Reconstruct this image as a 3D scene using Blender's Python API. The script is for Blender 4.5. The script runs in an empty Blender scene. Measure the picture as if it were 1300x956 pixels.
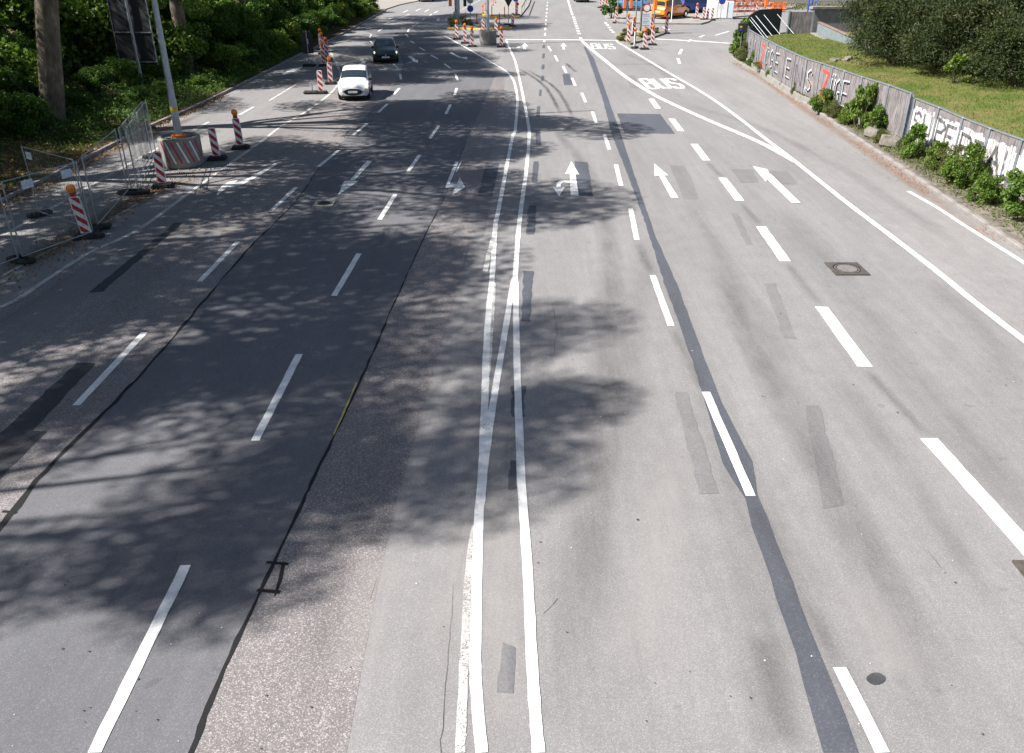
import bpy, bmesh, math, random
import numpy as np
from mathutils import Vector, Matrix
random.seed(7)
rng = np.random.default_rng(11)
sc = bpy.context.scene
COL = sc.collection
R = math.radians

# ------------------------------------------------------------------ camera, sky, sun, exposure
FOC, CAMH = 1020.0, 7.0                      # focal length in photograph pixels, eye height in metres
TILT = math.atan(508.5 / FOC)
cam_d = bpy.data.cameras.new('camera')
cam = bpy.data.objects.new('camera', cam_d)
COL.objects.link(cam)
sc.camera = cam
cam.location = (0, 0, CAMH)
cam.rotation_euler = (math.pi / 2 - TILT, 0, 0)
cam_d.sensor_fit = 'HORIZONTAL'
cam_d.sensor_width = 36.0
cam_d.lens = 36.0 * FOC / 1300.0
cam_d.shift_y = -44.5 / 1300.0
cam_d.clip_start = 0.1
cam_d.clip_end = 2000

SUN_EL, SUN_AZ = R(45), R(15)                # light travels to +x and a little to +y
world = bpy.data.worlds.new('World')
sc.world = world
world.use_nodes = True
wn = world.node_tree
sky = wn.nodes.new('ShaderNodeTexSky')
sky.sky_type = 'NISHITA'
sky.sun_disc = False
sky.sun_elevation = SUN_EL
sky.sun_rotation = math.atan2(-math.cos(SUN_AZ), -math.sin(SUN_AZ))
sky.air_density = 1.0
sky.dust_density = 1.5
wn.links.new(sky.outputs[0], wn.nodes['Background'].inputs[0])
wn.nodes['Background'].inputs[1].default_value = 0.049
sl = bpy.data.lights.new('sun', 'SUN')
sl.energy = 4.6
sl.angle = R(0.53)
sl.color = (1.0, 0.955, 0.905)
sun = bpy.data.objects.new('sun', sl)
COL.objects.link(sun)
sun.location = (-40, -10, 60)
sdir = Vector((math.cos(SUN_AZ) * math.cos(SUN_EL), math.sin(SUN_AZ) * math.cos(SUN_EL), -math.sin(SUN_EL)))
sun.rotation_euler = sdir.to_track_quat('-Z', 'Y').to_euler()
sc.view_settings.view_transform = 'Standard'
sc.view_settings.look = 'None'
sc.view_settings.gamma = 1
sc.view_settings.exposure = 1.25
try:
    sc.view_settings.use_curve_mapping = False
except Exception:
    pass

# ------------------------------------------------------------------ helpers
_c, _s = math.cos(TILT), math.sin(TILT)
def G(px, py, z=0.0):
    """survey: a point of the photograph on the level z, in metres"""
    a, b = (px - 650) / FOC, (py - 433.5) / FOC
    t = (CAMH - z) / (b * _c + _s)
    return Vector((a * t, (_c - b * _s) * t, z))

class MB:
    def __init__(s):
        s.v, s.f, s.m, s.uv = [], [], [], None
    def poly(s, pts, mi=0):
        n = len(s.v)
        s.v += [tuple(p) for p in pts]
        s.f.append(tuple(range(n, n + len(pts))))
        s.m.append(mi)
        return s
    def faces(s, pts, faces, mi=0):
        n = len(s.v)
        s.v += [tuple(p) for p in pts]
        for f in faces:
            s.f.append(tuple(i + n for i in f))
            s.m.append(mi)
        return s
    def box(s, x0, x1, y0, y1, z0, z1, bev=0.0, M=None, mi=0):
        if bev <= 0:
            p = [(x, y, z) for z in (z0, z1) for y in (y0, y1) for x in (x0, x1)]
            f = [(0, 2, 3, 1), (4, 5, 7, 6), (0, 1, 5, 4), (2, 6, 7, 3), (0, 4, 6, 2), (1, 3, 7, 5)]
        else:
            b = min(bev, (x1 - x0) * .45, (y1 - y0) * .45, (z1 - z0) * .45)
            p = []
            for z, i in ((z0, b), (z0 + b, 0), (z1 - b, 0), (z1, b)):
                xa, xb, ya, yb = x0 + i, x1 - i, y0 + i, y1 - i
                c = b
                if i:
                    p += [(xa + 0, ya + c * .0, z), (xb, ya, z), (xb, ya, z), (xb, yb, z), (xb, yb, z), (xa, yb, z), (xa, yb, z), (xa, ya, z)]
                else:
                    p += [(xa + c, ya, z), (xb - c, ya, z), (xb, ya + c, z), (xb, yb - c, z), (xb - c, yb, z), (xa + c, yb, z), (xa, yb - c, z), (xa, ya + c, z)]
            f = []
            for k in range(3):
                for j in range(8):
                    a, bb = k * 8 + j, k * 8 + (j + 1) % 8
                    f.append((a, bb, bb + 8, a + 8))
            f += [tuple(range(7, -1, -1)), tuple(range(24, 32))]
        if M is not None:
            p = [M @ Vector(q) for q in p]
        return s.faces(p, f, mi)
    def tube(s, pts, rad, n=8, cap=True, mi=0):
        pts = [Vector(p) for p in pts]
        rr = rad if isinstance(rad, (list, tuple)) else [rad] * len(pts)
        base = len(s.v)
        up = None
        for i, p in enumerate(pts):
            d = (pts[min(i + 1, len(pts) - 1)] - pts[max(i - 1, 0)])
            d = d.normalized() if d.length > 1e-9 else Vector((0, 0, 1))
            if up is None:
                up = Vector((1, 0, 0)) if abs(d.z) > .7 else Vector((0, 0, 1))
            x = d.cross(up)
            x = x.normalized() if x.length > 1e-6 else Vector((1, 0, 0))
            y = d.cross(x).normalized()
            for k in range(n):
                a = 2 * math.pi * k / n
                s.v.append(tuple(p + (x * math.cos(a) + y * math.sin(a)) * rr[i]))
        for i in range(len(pts) - 1):
            for k in range(n):
                a, b = base + i * n + k, base + i * n + (k + 1) % n
                s.f.append((a, a + n, b + n, b))
                s.m.append(mi)
        if cap:
            s.f.append(tuple(base + k for k in range(n)))
            s.f.append(tuple(base + (len(pts) - 1) * n + k for k in range(n - 1, -1, -1)))
            s.m += [mi, mi]
        return s
    def lathe(s, prof, n=20, M=None, mi=0, wob=0.0):
        base = len(s.v)
        for r, z in prof:
            for k in range(n):
                a = 2 * math.pi * k / n
                q = Vector((r * math.cos(a), r * math.sin(a), z))
                if M is not None:
                    q = M @ q
                s.v.append(tuple(q))
        for i in range(len(prof) - 1):
            for k in range(n):
                a, b = base + i * n + k, base + i * n + (k + 1) % n
                s.f.append((a, b, b + n, a + n))
                s.m.append(mi)
        s.f.append(tuple(base + k for k in range(n - 1, -1, -1)))
        s.f.append(tuple(base + (len(prof) - 1) * n + k for k in range(n)))
        s.m += [mi, mi]
        return s
    def prism(s, poly, d, M=None, mi=0):
        """polygon in the x-z plane, thickness d along y (0..d)"""
        n = len(poly)
        p = [Vector((x, 0, z)) for x, z in poly] + [Vector((x, d, z)) for x, z in poly]
        if M is not None:
            p = [M @ q for q in p]
        f = [tuple(range(n)), tuple(range(2 * n - 1, n - 1, -1))]
        f += [(i, i + n, (i + 1) % n + n, (i + 1) % n) for i in range(n)]
        return s.faces(p, f, mi)
    def mesh(s, name, mats, smooth=False):
        me = bpy.data.meshes.new(name)
        me.from_pydata(s.v, [], s.f)
        for m in (mats if isinstance(mats, (list, tuple)) else [mats]):
            me.materials.append(m)
        if any(s.m):
            me.polygons.foreach_set('material_index', s.m)
        if smooth:
            me.polygons.foreach_set('use_smooth', [True] * len(me.polygons))
            try:
                me.set_sharp_from_angle(angle=R(40))
            except Exception:
                pass
        me.update()
        return me
    def build(s, name, mats, parent=None, smooth=False, fix=True):
        me = s.mesh(name, mats, smooth)
        if fix:
            bm = bmesh.new()
            bm.from_mesh(me)
            bmesh.ops.recalc_face_normals(bm, faces=bm.faces)
            bm.to_mesh(me)
            bm.free()
        return link(bpy.data.objects.new(name, me), parent)

def link(o, parent=None):
    COL.objects.link(o)
    if parent is not None:
        o.parent = parent
    return o
def empty(name, loc=(0, 0, 0), rz=0.0, rx=0.0, ry=0.0):
    o = bpy.data.objects.new(name, None)
    o.empty_display_size = .2
    o.location = loc
    o.rotation_euler = (rx, ry, rz)
    return link(o)
def tag(o, label=None, cat=None, group=None, kind=None):
    if label: o['label'] = label
    if cat: o['category'] = cat
    if group: o['group'] = group
    if kind: o['kind'] = kind
    return o
KIDS = {}
def copy_tree(o, parent=None):
    c = o.copy()
    COL.objects.link(c)
    c.parent = parent
    for ch in [x for x in COL.objects if x.parent == o]:
        copy_tree(ch, c)
    return c
def smooth_line(pts, sub=5):
    P = [Vector(p) for p in pts]
    if len(P) < 3:
        return P
    out = []
    for i in range(len(P) - 1):
        p0, p1, p2, p3 = P[max(i - 1, 0)], P[i], P[i + 1], P[min(i + 2, len(P) - 1)]
        for k in range(sub):
            t = k / sub
            out.append(.5 * ((2 * p1) + (p2 - p0) * t + (2 * p0 - 5 * p1 + 4 * p2 - p3) * t * t + (3 * p1 - p0 - 3 * p2 + p3) * t ** 3))
    out.append(P[-1])
    return out

# ------------------------------------------------------------------ materials
class NT:
    def __init__(s, name):
        s.m = bpy.data.materials.new(name)
        s.m.use_nodes = True
        s.t = s.m.node_tree
        s.b = s.t.nodes['Principled BSDF']
        s.out = s.t.nodes['Material Output']
        s.tc = s.n('ShaderNodeTexCoord')
        s.obj = s.tc.outputs['Object']
    def n(s, typ, **kw):
        nd = s.t.nodes.new(typ)
        for k, v in kw.items():
            setattr(nd, k, v)
        return nd
    def l(s, a, b):
        s.t.links.new(a, b)
    def noise(s, scale, detail=3, rough=.55, vec=None, dist=0):
        nd = s.n('ShaderNodeTexNoise')
        nd.inputs['Scale'].default_value = scale
        nd.inputs['Detail'].default_value = detail
        nd.inputs['Roughness'].default_value = rough
        nd.inputs['Distortion'].default_value = dist
        s.l(vec or s.obj, nd.inputs['Vector'])
        return nd.outputs['Fac']
    def scaled(s, sc_, src=None):
        mp = s.n('ShaderNodeMapping')
        mp.inputs['Scale'].default_value = sc_
        s.l(src or s.obj, mp.inputs['Vector'])
        return mp.outputs[0]
    def ramp(s, fac, stops):
        r = s.n('ShaderNodeValToRGB')
        e = r.color_ramp.elements
        while len(e) < len(stops):
            e.new(.5)
        for i, (p, c) in enumerate(stops):
            e[i].position = p
            e[i].color = (c[0], c[1], c[2], 1) if isinstance(c, (tuple, list)) else (c, c, c, 1)
        s.l(fac, r.inputs[0])
        return r.outputs[0]
    def mix(s, fac, a, b, blend='MIX'):
        m = s.n('ShaderNodeMix', data_type='RGBA', blend_type=blend)
        for sock, v in ((m.inputs[0], fac), (m.inputs[6], a), (m.inputs[7], b)):
            if isinstance(v, (int, float)):
                sock.default_value = v if sock.type == 'VALUE' else (v, v, v, 1)
            elif isinstance(v, (tuple, list)):
                sock.default_value = (v[0], v[1], v[2], 1)
            else:
                s.l(v, sock)
        return m.outputs[2]
    def math(s, op, a, b=0.0, c=None, clamp=False):
        m = s.n('ShaderNodeMath', operation=op)
        m.use_clamp = clamp
        for i, v in enumerate((a, b) if c is None else (a, b, c)):
            if isinstance(v, (int, float)):
                m.inputs[i].default_value = v
            else:
                s.l(v, m.inputs[i])
        return m.outputs[0]
    def bump(s, h, strength=.3, dist=.01):
        b = s.n('ShaderNodeBump')
        b.inputs['Strength'].default_value = strength
        b.inputs['Distance'].default_value = dist
        s.l(h, b.inputs['Height'])
        s.l(b.outputs[0], s.b.inputs['Normal'])
    def set(s, col=None, rough=None, metal=None, spec=None):
        if col is not None:
            if isinstance(col, (tuple, list)): s.b.inputs['Base Color'].default_value = (*col, 1)
            else: s.l(col, s.b.inputs['Base Color'])
        if rough is not None:
            if isinstance(rough, (int, float)): s.b.inputs['Roughness'].default_value = rough
            else: s.l(rough, s.b.inputs['Roughness'])
        if metal is not None: s.b.inputs['Metallic'].default_value = metal
        if spec is not None: s.b.inputs['Specular IOR Level'].default_value = spec
        return s
    def alpha(s, fac):
        tr = s.n('ShaderNodeBsdfTransparent')
        mx = s.n('ShaderNodeMixShader')
        s.l(fac, mx.inputs[0])
        s.l(tr.outputs[0], mx.inputs[1])
        s.l(s.b.outputs[0], mx.inputs[2])
        s.l(mx.outputs[0], s.out.inputs[0])

def plain(name, col, rough=.6, metal=0.0, var=.18, scale=6.0, spec=.4, bump=0.0, bscale=60):
    t = NT(name)
    f = t.noise(scale, 4, .6)
    lo = tuple(c * (1 - var) for c in col)
    hi = tuple(min(1, c * (1 + var)) for c in col)
    t.set(t.ramp(f, [(.3, lo), (.7, hi)]), rough, metal, spec)
    if bump:
        t.bump(t.noise(bscale, 3), bump)
    return t.m

def asphalt(name, base, speck_lo, speck_hi, speck=.35, grain=70, blotch=.22, tint=(1, 1, 1)):
    t = NT(name)
    big = t.noise(.35, 4, .6, t.scaled((1.6, .35, 1)))
    mid = t.noise(2.2, 4, .65)
    fine = t.noise(grain, 2, .7)
    vo = t.n('ShaderNodeTexVoronoi')
    vo.inputs['Scale'].default_value = grain * .9
    t.l(t.obj, vo.inputs['Vector'])
    stone = t.mix(.5, vo.outputs['Color'], vo.outputs['Color'])
    bw = t.n('ShaderNodeSeparateColor')
    t.l(stone, bw.inputs[0])
    st = t.ramp(bw.outputs[0], [(.0, speck_lo), (.75, base), (1.0, speck_hi)])
    c = t.mix(speck, base, st)
    v = t.math('ADD', t.math('MULTIPLY', big, .6), t.math('MULTIPLY', mid, .4))
    k = t.ramp(v, [(.32, 1 - blotch), (.68, 1 + blotch)])
    c = t.mix(1.0, c, k, 'MULTIPLY')
    fk = t.ramp(fine, [(.25, .82), (.75, 1.18)])
    c = t.mix(1.0, c, fk, 'MULTIPLY')
    spots = t.ramp(t.noise(3.3, 2, .5), [(.68, 1.0), (.76, .8)])
    streak = t.ramp(t.noise(1.0, 4, .7, t.scaled((5.5, .22, 1))), [(.3, .94), (.7, 1.06)])
    c = t.mix(1.0, t.mix(1.0, c, spots, 'MULTIPLY'), streak, 'MULTIPLY')
    c = t.mix(1.0, c, tint, 'MULTIPLY')
    t.set(c, t.ramp(mid, [(.3, .78), (.7, .92)]), 0, .35)
    t.bump(t.math('ADD', fine, vo.outputs['Distance']), .35, .006)
    return t.m

M = {}
M['asphalt_grey'] = asphalt('asphalt_grey', (.214, .207, .205), (.13, .125, .125), (.34, .33, .325), .5, 115, .14)
M['asphalt_side'] = asphalt('asphalt_side', (.225, .217, .214), (.15, .145, .14), (.36, .35, .34), .5, 105, .16)
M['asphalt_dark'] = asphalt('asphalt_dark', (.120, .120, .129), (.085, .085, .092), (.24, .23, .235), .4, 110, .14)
M['asphalt_coarse'] = asphalt('asphalt_coarse', (.192, .176, .174), (.09, .084, .083), (.42, .39, .38), .75, 95, .2)
M['patch_blue'] = asphalt('patch_blue', (.072, .078, .094), (.06, .065, .075), (.15, .155, .175), .35, 60, .18)
M['patch_dark'] = asphalt('patch_dark', (.045, .047, .052), (.03, .03, .035), (.09, .09, .1), .3, 70, .2)
M['patch_mauve'] = asphalt('patch_mauve', (.178, .170, .171), (.10, .10, .105), (.25, .24, .24), .5, 95, .15)
M['tar'] = plain('bitumen', (.007, .007, .008), .85, 0, .3, 12, .4, .3, 40)
M['concrete'] = plain('concrete', (.235, .225, .21), .88, 0, .22, 3, .3, .3, 40)
M['kerb'] = plain('kerb_stone', (.215, .20, .19), .9, 0, .3, 2.2, .3, .4, 35)
M['dirt'] = plain('dirt', (.15, .13, .11), .95, 0, .5, 4, .2, .6, 20)
M['rubber'] = plain('recycled_rubber', (.03, .03, .031), .85, 0, .35, 9, .3, .4, 50)
M['galv'] = plain('galvanised_steel', (.34, .375, .42), .42, .65, .16, 5, .5)
M['galv_dull'] = plain('dull_grey_steel', (.25, .275, .30), .55, .4, .2, 6, .4)
M['red'] = plain('red_reflective', (.42, .022, .028), .45, 0, .15, 8)
M['white'] = plain('white_reflective', (.74, .74, .72), .5, 0, .08, 8)
M['orange'] = plain('orange_plastic', (.80, .17, .02), .45, 0, .1, 6)
M['blue_sign'] = plain('blue_sign', (.015, .06, .36), .45, 0, .1, 6)
M['yellow'] = plain('yellow_paint', (.72, .47, .03), .7, 0, .2, 5)
M['black'] = plain('black_plastic', (.018, .018, .02), .5, 0, .2, 8)
M['under'] = plain('dark_underbody', (.012, .012, .013), .8, 0, .2, 8)
M['glass'] = plain('dark_glass', (.02, .028, .034), .08, 0, .2, 3, .8)
M['lens_amber'] = plain('amber_lens', (.75, .22, .015), .25, 0, .15, 12, .6)
M['chrome'] = plain('silver_rim', (.5, .5, .5), .35, .8, .1, 8)
M['bark'] = None
M['sign_back'] = plain('sign_back', (.035, .037, .042), .6, .3, .25, 3)
M['sheet'] = plain('printed_sheet', (.55, .62, .70), .6, 0, .2, 14)
M['iron_pale'] = plain('worn_iron', (.19, .172, .16), .7, .2, .2, 14, .4)
M['faded_red'] = plain('faded_red', (.5, .13, .11), .6)
M['lump'] = plain('dirty_concrete', (.17, .155, .135), .95, 0, .35, 6, .2, .5, 25)
M['tape'] = plain('dusty_yellow', (.40, .33, .12), .8)
M['iron'] = plain('rusty_iron', (.10, .085, .075), .7, .3, .3, 12, .4)
M['stone_red'] = plain('brick_rubble', (.2, .14, .115), .9, 0, .3, 5)
def lamp_mat(name, col, st):
    t = NT(name)
    t.set(col, .2)
    t.b.inputs['Emission Color'].default_value = (*col, 1)
    t.b.inputs['Emission Strength'].default_value = st
    return t.m
M['headlight'] = lamp_mat('lit_headlight', (1.0, .74, .45), .55)
M['headlight_off'] = plain('headlight_glass', (.55, .55, .55), .15, .3, .1, 20, .8)
M['tail'] = plain('tail_light', (.4, .01, .012), .2, 0, .1, 10, .6)

def paint_mat(name, wear, col=(.76, .76, .74)):
    t = NT(name)
    f = t.noise(42, 5, .8)
    g = t.noise(1.6, 4, .65)
    v = t.math('ADD', f, t.math('MULTIPLY', g, .5))
    grime = t.ramp(t.math('ADD', t.math('MULTIPLY', t.noise(2.6, 5, .7), .7), t.math('MULTIPLY', t.noise(30, 3, .7), .3)), [(.34, tuple(c * .62 for c in col)), (.52, tuple(c * .9 for c in col)), (.66, col)])
    t.set(grime, .75, 0, .3)
    t.alpha(t.ramp(v, [(wear, 0.0), (wear + .07, 1.0)]))
    return t.m
M['paint'] = paint_mat('road_paint_white', .55)
M['paint_mid'] = paint_mat('road_paint_dusty', .64, (.55, .54, .51))
M['paint_old'] = paint_mat('road_paint_worn', .66, (.6, .59, .56))
def stain_mat(name, col, amount, along=.12, across=2.5):
    """dirt / rubber left on the surface; fades out to the sides of its own strip"""
    t = NT(name)
    uv = t.tc.outputs['UV']
    sp = t.n('ShaderNodeSeparateXYZ')
    t.l(uv, sp.inputs[0])
    u = t.math('ABSOLUTE', t.math('SUBTRACT', sp.outputs[0], .5))
    edge = t.ramp(t.math('MULTIPLY', u, 2.0), [(.15, 1.0), (1.0, 0.0)])
    v = t.math('ABSOLUTE', t.math('SUBTRACT', sp.outputs[1], .5))
    end = t.ramp(t.math('MULTIPLY', v, 2.0), [(.7, 1.0), (1.0, 0.0)])
    n = t.ramp(t.noise(1.2, 4, .65, t.scaled((across, along * 4, 1))), [(.25, .15), (.7, 1.0)])
    g = t.ramp(t.noise(45, 2), [(.3, .55), (.7, 1.0)])
    a = t.math('MULTIPLY', t.math('MULTIPLY', t.math('MULTIPLY', edge, end), n), t.math('MULTIPLY', g, amount))
    t.set(col, .9, 0, .2)
    t.alpha(a)
    return t.m
M['tyre_stain'] = stain_mat('rubber_stain', (.085, .08, .083), .36)
M['faint_stain'] = stain_mat('faint_rubber_stain', (.10, .096, .098), .22)
M['skid'] = stain_mat('skid_rubber', (.03, .03, .033), .8)
M['pale_stain'] = stain_mat('pale_dust', (.42, .40, .38), .5)
M['dust'] = stain_mat('brown_dirt_on_asphalt', (.15, .10, .06), 1.0, .5, 3)
M['needles'] = stain_mat('rusty_litter', (.27, .135, .06), .55, .6, 5)

def leaf_mat(name, lo, hi, trans=.3, scale=1.3):
    t = NT(name)
    f = t.noise(scale, 3, .7)
    g = t.noise(9, 2, .6)
    v = t.math('ADD', t.math('MULTIPLY', f, .6), t.math('MULTIPLY', g, .4))
    c = t.ramp(v, [(.32, lo), (.66, hi)])
    t.set(c, .55, 0, .25)
    tl = t.n('ShaderNodeBsdfTranslucent')
    t.l(t.mix(1.0, c, (1.25, 1.3, .6), 'MULTIPLY'), tl.inputs[0])
    mx = t.n('ShaderNodeMixShader')
    mx.inputs[0].default_value = trans
    t.l(t.b.outputs[0], mx.inputs[1])
    t.l(tl.outputs[0], mx.inputs[2])
    t.l(mx.outputs[0], t.out.inputs[0])
    return t.m
M['leaf'] = leaf_mat('leaf_green', (.05, .095, .016), (.15, .25, .042))
M['leaf_deep'] = leaf_mat('leaf_deep_green', (.034, .075, .015), (.10, .19, .034))
M['leaf_lime'] = leaf_mat('leaf_lime', (.09, .15, .018), (.21, .29, .045))
M['leaf_weed'] = leaf_mat('leaf_weed', (.055, .11, .015), (.15, .23, .04))
M['leaf_limeweed'] = leaf_mat('leaf_lime_weed', (.06, .11, .016), (.17, .24, .045))
M['leaf_tangle'] = leaf_mat('leaf_tangle', (.07, .06, .025), (.12, .18, .035), .3, 2.2)
M['leaf_olive'] = leaf_mat('leaf_olive', (.06, .075, .02), (.15, .16, .05))
M['yew'] = leaf_mat('yew_needles', (.010, .019, .006), (.045, .066, .019), .12, 2.2)
M['grass'] = leaf_mat('grass_blades', (.055, .10, .017), (.16, .175, .045), .25, .8)
M['dry'] = leaf_mat('dry_leaf', (.11, .06, .025), (.36, .22, .11), .1, 3)
def bark_mat(name, lo, hi):
    t = NT(name)
    f = t.noise(3.0, 4, .65, t.scaled((1, 1, .5)))
    g = t.noise(16, 3, .6, t.scaled((1, 1, .3)))
    t.set(t.ramp(t.math('ADD', t.math('MULTIPLY', f, .7), t.math('MULTIPLY', g, .3)), [(.36, lo), (.55, tuple((a + b) / 2 for a, b in zip(lo, hi))), (.66, hi)]), .9, 0, .2)
    t.bump(g, .5, .03)
    return t.m
M['bark'] = bark_mat('plane_bark', (.072, .057, .043), (.24, .205, .16))
M['bark_dark'] = bark_mat('dark_bark', (.05, .04, .03), (.12, .10, .075))
M['bark_pale'] = bark_mat('pale_bark', (.15, .14, .115), (.40, .37, .31))
def grass_ground():
    t = NT('dry_lawn')
    f = t.noise(.75, 6, .8)
    g = t.noise(14, 3, .7)
    c = t.ramp(f, [(.36, (.05, .09, .016)), (.5, (.11, .125, .034)), (.66, (.18, .135, .065))])
    c = t.mix(1.0, c, t.ramp(g, [(.3, .75), (.7, 1.2)]), 'MULTIPLY')
    t.set(c, .95, 0, .1)
    t.bump(g, .6, .03)
    return t.m
M['lawn'] = grass_ground()
def forest_ground():
    t = NT('woodland_soil')
    f = t.noise(.8, 5, .7)
    g = t.noise(11, 3, .7)
    c = t.ramp(f, [(.36, (.055, .075, .02)), (.5, (.085, .065, .035)), (.66, (.15, .10, .06))])
    c = t.mix(1.0, c, t.ramp(g, [(.3, .6), (.7, 1.25)]), 'MULTIPLY')
    t.set(c, .95, 0, .1)
    t.bump(g, .7, .04)
    return t.m
M['forest'] = forest_ground()
def wood_mat():
    t = NT('weathered_boards')
    a = t.noise(22, 3, .6, t.scaled((1, 1, .06)))
    b = t.noise(2.2, 3, .6)
    c = t.ramp(a, [(.3, (.105, .095, .098)), (.7, (.27, .25, .255))])
    c = t.mix(1.0, c, t.ramp(b, [(.3, .7), (.7, 1.2)]), 'MULTIPLY')
    t.set(c, .85, 0, .2)
    t.bump(a, .4, .01)
    return t.m
M['wood'] = wood_mat()
def whitewash():
    t = NT('flaking_white_paint')
    a = t.noise(14, 4, .7, t.scaled((1, 1, .1)))
    b = t.noise(1.4, 3, .6)
    t.set((.78, .77, .76), .8, 0, .2)
    t.alpha(t.ramp(t.math('ADD', t.math('MULTIPLY', a, .75), t.math('MULTIPLY', b, .35)), [(.47, 0.0), (.60, 1.0)]))
    return t.m
M['whitewash'] = whitewash()
def spray(name, col, lo=.40):
    t = NT(name)
    a = t.noise(20, 4, .7, t.scaled((1, 1, .15)))
    t.set(col, .75, 0, .2)
    t.alpha(t.ramp(a, [(lo - .06, .25), (lo + .1, 1.0)]))
    return t.m
M['spray_black'] = spray('spray_black', (.02, .02, .024))
M['spray_tar'] = spray('spray_dull_black', (.10, .10, .105), .46)
M['spray_white'] = spray('spray_white', (.58, .59, .62), .44)
M['spray_grey'] = spray('spray_faded', (.30, .31, .36), .48)
M['spray_red'] = spray('spray_red', (.78, .07, .05), .25)
M['spray_orange'] = spray('spray_orange', (.85, .30, .04), .3)

def car_paint(name, col, metal=0.0, rough=.28):
    t = NT(name)
    t.set(t.ramp(t.noise(3, 3), [(.3, tuple(c * .92 for c in col)), (.7, col)]), t.ramp(t.noise(7, 3), [(.3, rough), (.7, rough + .12)]), metal, .5)
    t.b.inputs['Coat Weight'].default_value = .5
    t.b.inputs['Coat Roughness'].default_value = .08
    return t.m
M['car_white'] = car_paint('car_paint_white', (.74, .76, .77))
M['car_dark'] = car_paint('car_paint_slate', (.028, .04, .048), .5)
M['car_orange'] = car_paint('car_paint_orange', (.80, .22, .005))
M['car_sky'] = car_paint('car_paint_sky_blue', (.08, .26, .50), .2)
M['car_navy'] = car_paint('car_paint_navy', (.02, .07, .30), .1)
M['car_red'] = car_paint('car_paint_red', (.30, .02, .03))

# ------------------------------------------------------------------ the setting: ground, road, kerbs, banks
gb_ = MB()
gb_.poly([(-700, -300, -.06), (700, -300, -.06), (700, 900, -.06), (-700, 900, -.06)])
tag(gb_.build('ground', M['dirt']), kind='structure')

kerbL = [(-15.15, y) for y in (-12, 0, 12, 24, 30)] + [(-15.1, 34), (-14.8, 38), (-14.6, 44), (-14.5, 50), (-14.45, 57), (-14.2, 64), (-14.1, 72), (-14.1, 84), (-14.1, 97)]
kerbR = [(12.55, -12), (12.6, 8), (12.75, 18.8), (12.95, 22), (13.05, 24), (13.3, 28), (13.5, 31.5), (13.75, 35.8), (14.0, 40.6), (14.3, 45.5), (14.45, 49.6), (14.4, 52.6), (14.55, 56), (15.4, 60.2), (17.1, 65), (18.5, 67.8), (23, 72.5), (32, 77), (60, 84)]
rb = MB()
rp = [Vector((x, y, 0)) for x, y in kerbL] + [Vector((-17, 101, 0)), Vector((-26, 104, 0)), Vector((-90, 106, 0)), Vector((-90, 170, 0)), Vector((90, 170, 0)), Vector((90, 88, 0))] + [Vector((x, y, 0)) for x, y in kerbR[::-1]]
rb.poly(rp)
road = tag(rb.build('road', M['asphalt_grey']), kind='structure')
LAY = {'n': 0}
def layer(base):
    LAY['n'] += 1
    return base + (LAY['n'] % 40) * .00003
def flat(name, pix, mat, z, parent=None):
    m = MB()
    z = layer(z)
    P = [G(*q) for q in pix]
    if name == 'asphalt_patch':                     # hand-laid repairs have ragged edges
        Q = []
        for a, b in zip(P, P[1:] + P[:1]):
            n = max(1, int((b - a).length / .16))
            for k in range(n):
                q = a.lerp(b, k / n)
                Q.append(q + Vector((random.gauss(0, .011), random.gauss(0, .011), 0)))
        P = Q
    m.poly([(p.x, p.y, z) for p in P])
    return m.build(name, mat, parent or road)
def flatm(name, pts, mat, z):
    m = MB()
    z = layer(z)
    m.poly([(x, y, z) for x, y in pts])
    return m.build(name, mat, road)
def ribbon(name, pts, w, mat, z, smooth=True, jag=0.0, metres=False, ends=None):
    """strip laid on the road along a line; w = width or list of widths"""
    P = [Vector((p[0], p[1], 0)) for p in pts] if metres else [G(*p) for p in pts]
    W = list(w) if isinstance(w, (list, tuple)) else [w] * len(P)
    if smooth and len(P) > 2:
        Q = smooth_line([(p.x, p.y, W[i]) for i, p in enumerate(P)], 6)
        P = [Vector((q.x, q.y, 0)) for q in Q]
        W = [q.z for q in Q]
    if jag:
        Q, V = [], []
        for i in range(len(P) - 1):
            n = max(1, int((P[i + 1] - P[i]).length / .25))
            for k in range(n):
                t = k / n
                Q.append(P[i].lerp(P[i + 1], t))
                V.append(W[i] * (1 - t) + W[i + 1] * t)
        P, W = Q + [P[-1]], V + [W[-1]]
    z = layer(z)
    v, f, uv = [], [], []
    L = 0
    tot = sum((P[i + 1] - P[i]).length for i in range(len(P) - 1))
    for i, p in enumerate(P):
        d = P[min(i + 1, len(P) - 1)] - P[max(i - 1, 0)]
        n = Vector((-d.y, d.x, 0)).normalized()
        a, b = W[i] / 2 + random.uniform(-jag, jag), W[i] / 2 + random.uniform(-jag, jag)
        q0, q1 = p + n * a, p - n * b
        v += [(q0.x, q0.y, z), (q1.x, q1.y, z)]
        if i:
            L += (P[i] - P[i - 1]).length
            f.append((2 * i - 2, 2 * i - 1, 2 * i + 1, 2 * i))
            uv.append(L / tot)
        else:
            uv.append(0)
    me = bpy.data.meshes.new(name)
    me.from_pydata(v, [], [tuple(reversed(q)) for q in f])
    ul = me.uv_layers.new()
    for lp in me.loops:
        ul.data[lp.index].uv = (lp.vertex_index % 2, uv[lp.vertex_index // 2])
    me.materials.append(mat)
    bm = bmesh.new(); bm.from_mesh(me)
    bmesh.ops.recalc_face_normals(bm, faces=bm.faces)
    if bm.faces and sum(q.normal.z for q in bm.faces) < 0:
        bmesh.ops.reverse_faces(bm, faces=bm.faces)
    bm.to_mesh(me); bm.free()
    return link(bpy.data.objects.new(name, me), road)

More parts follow.
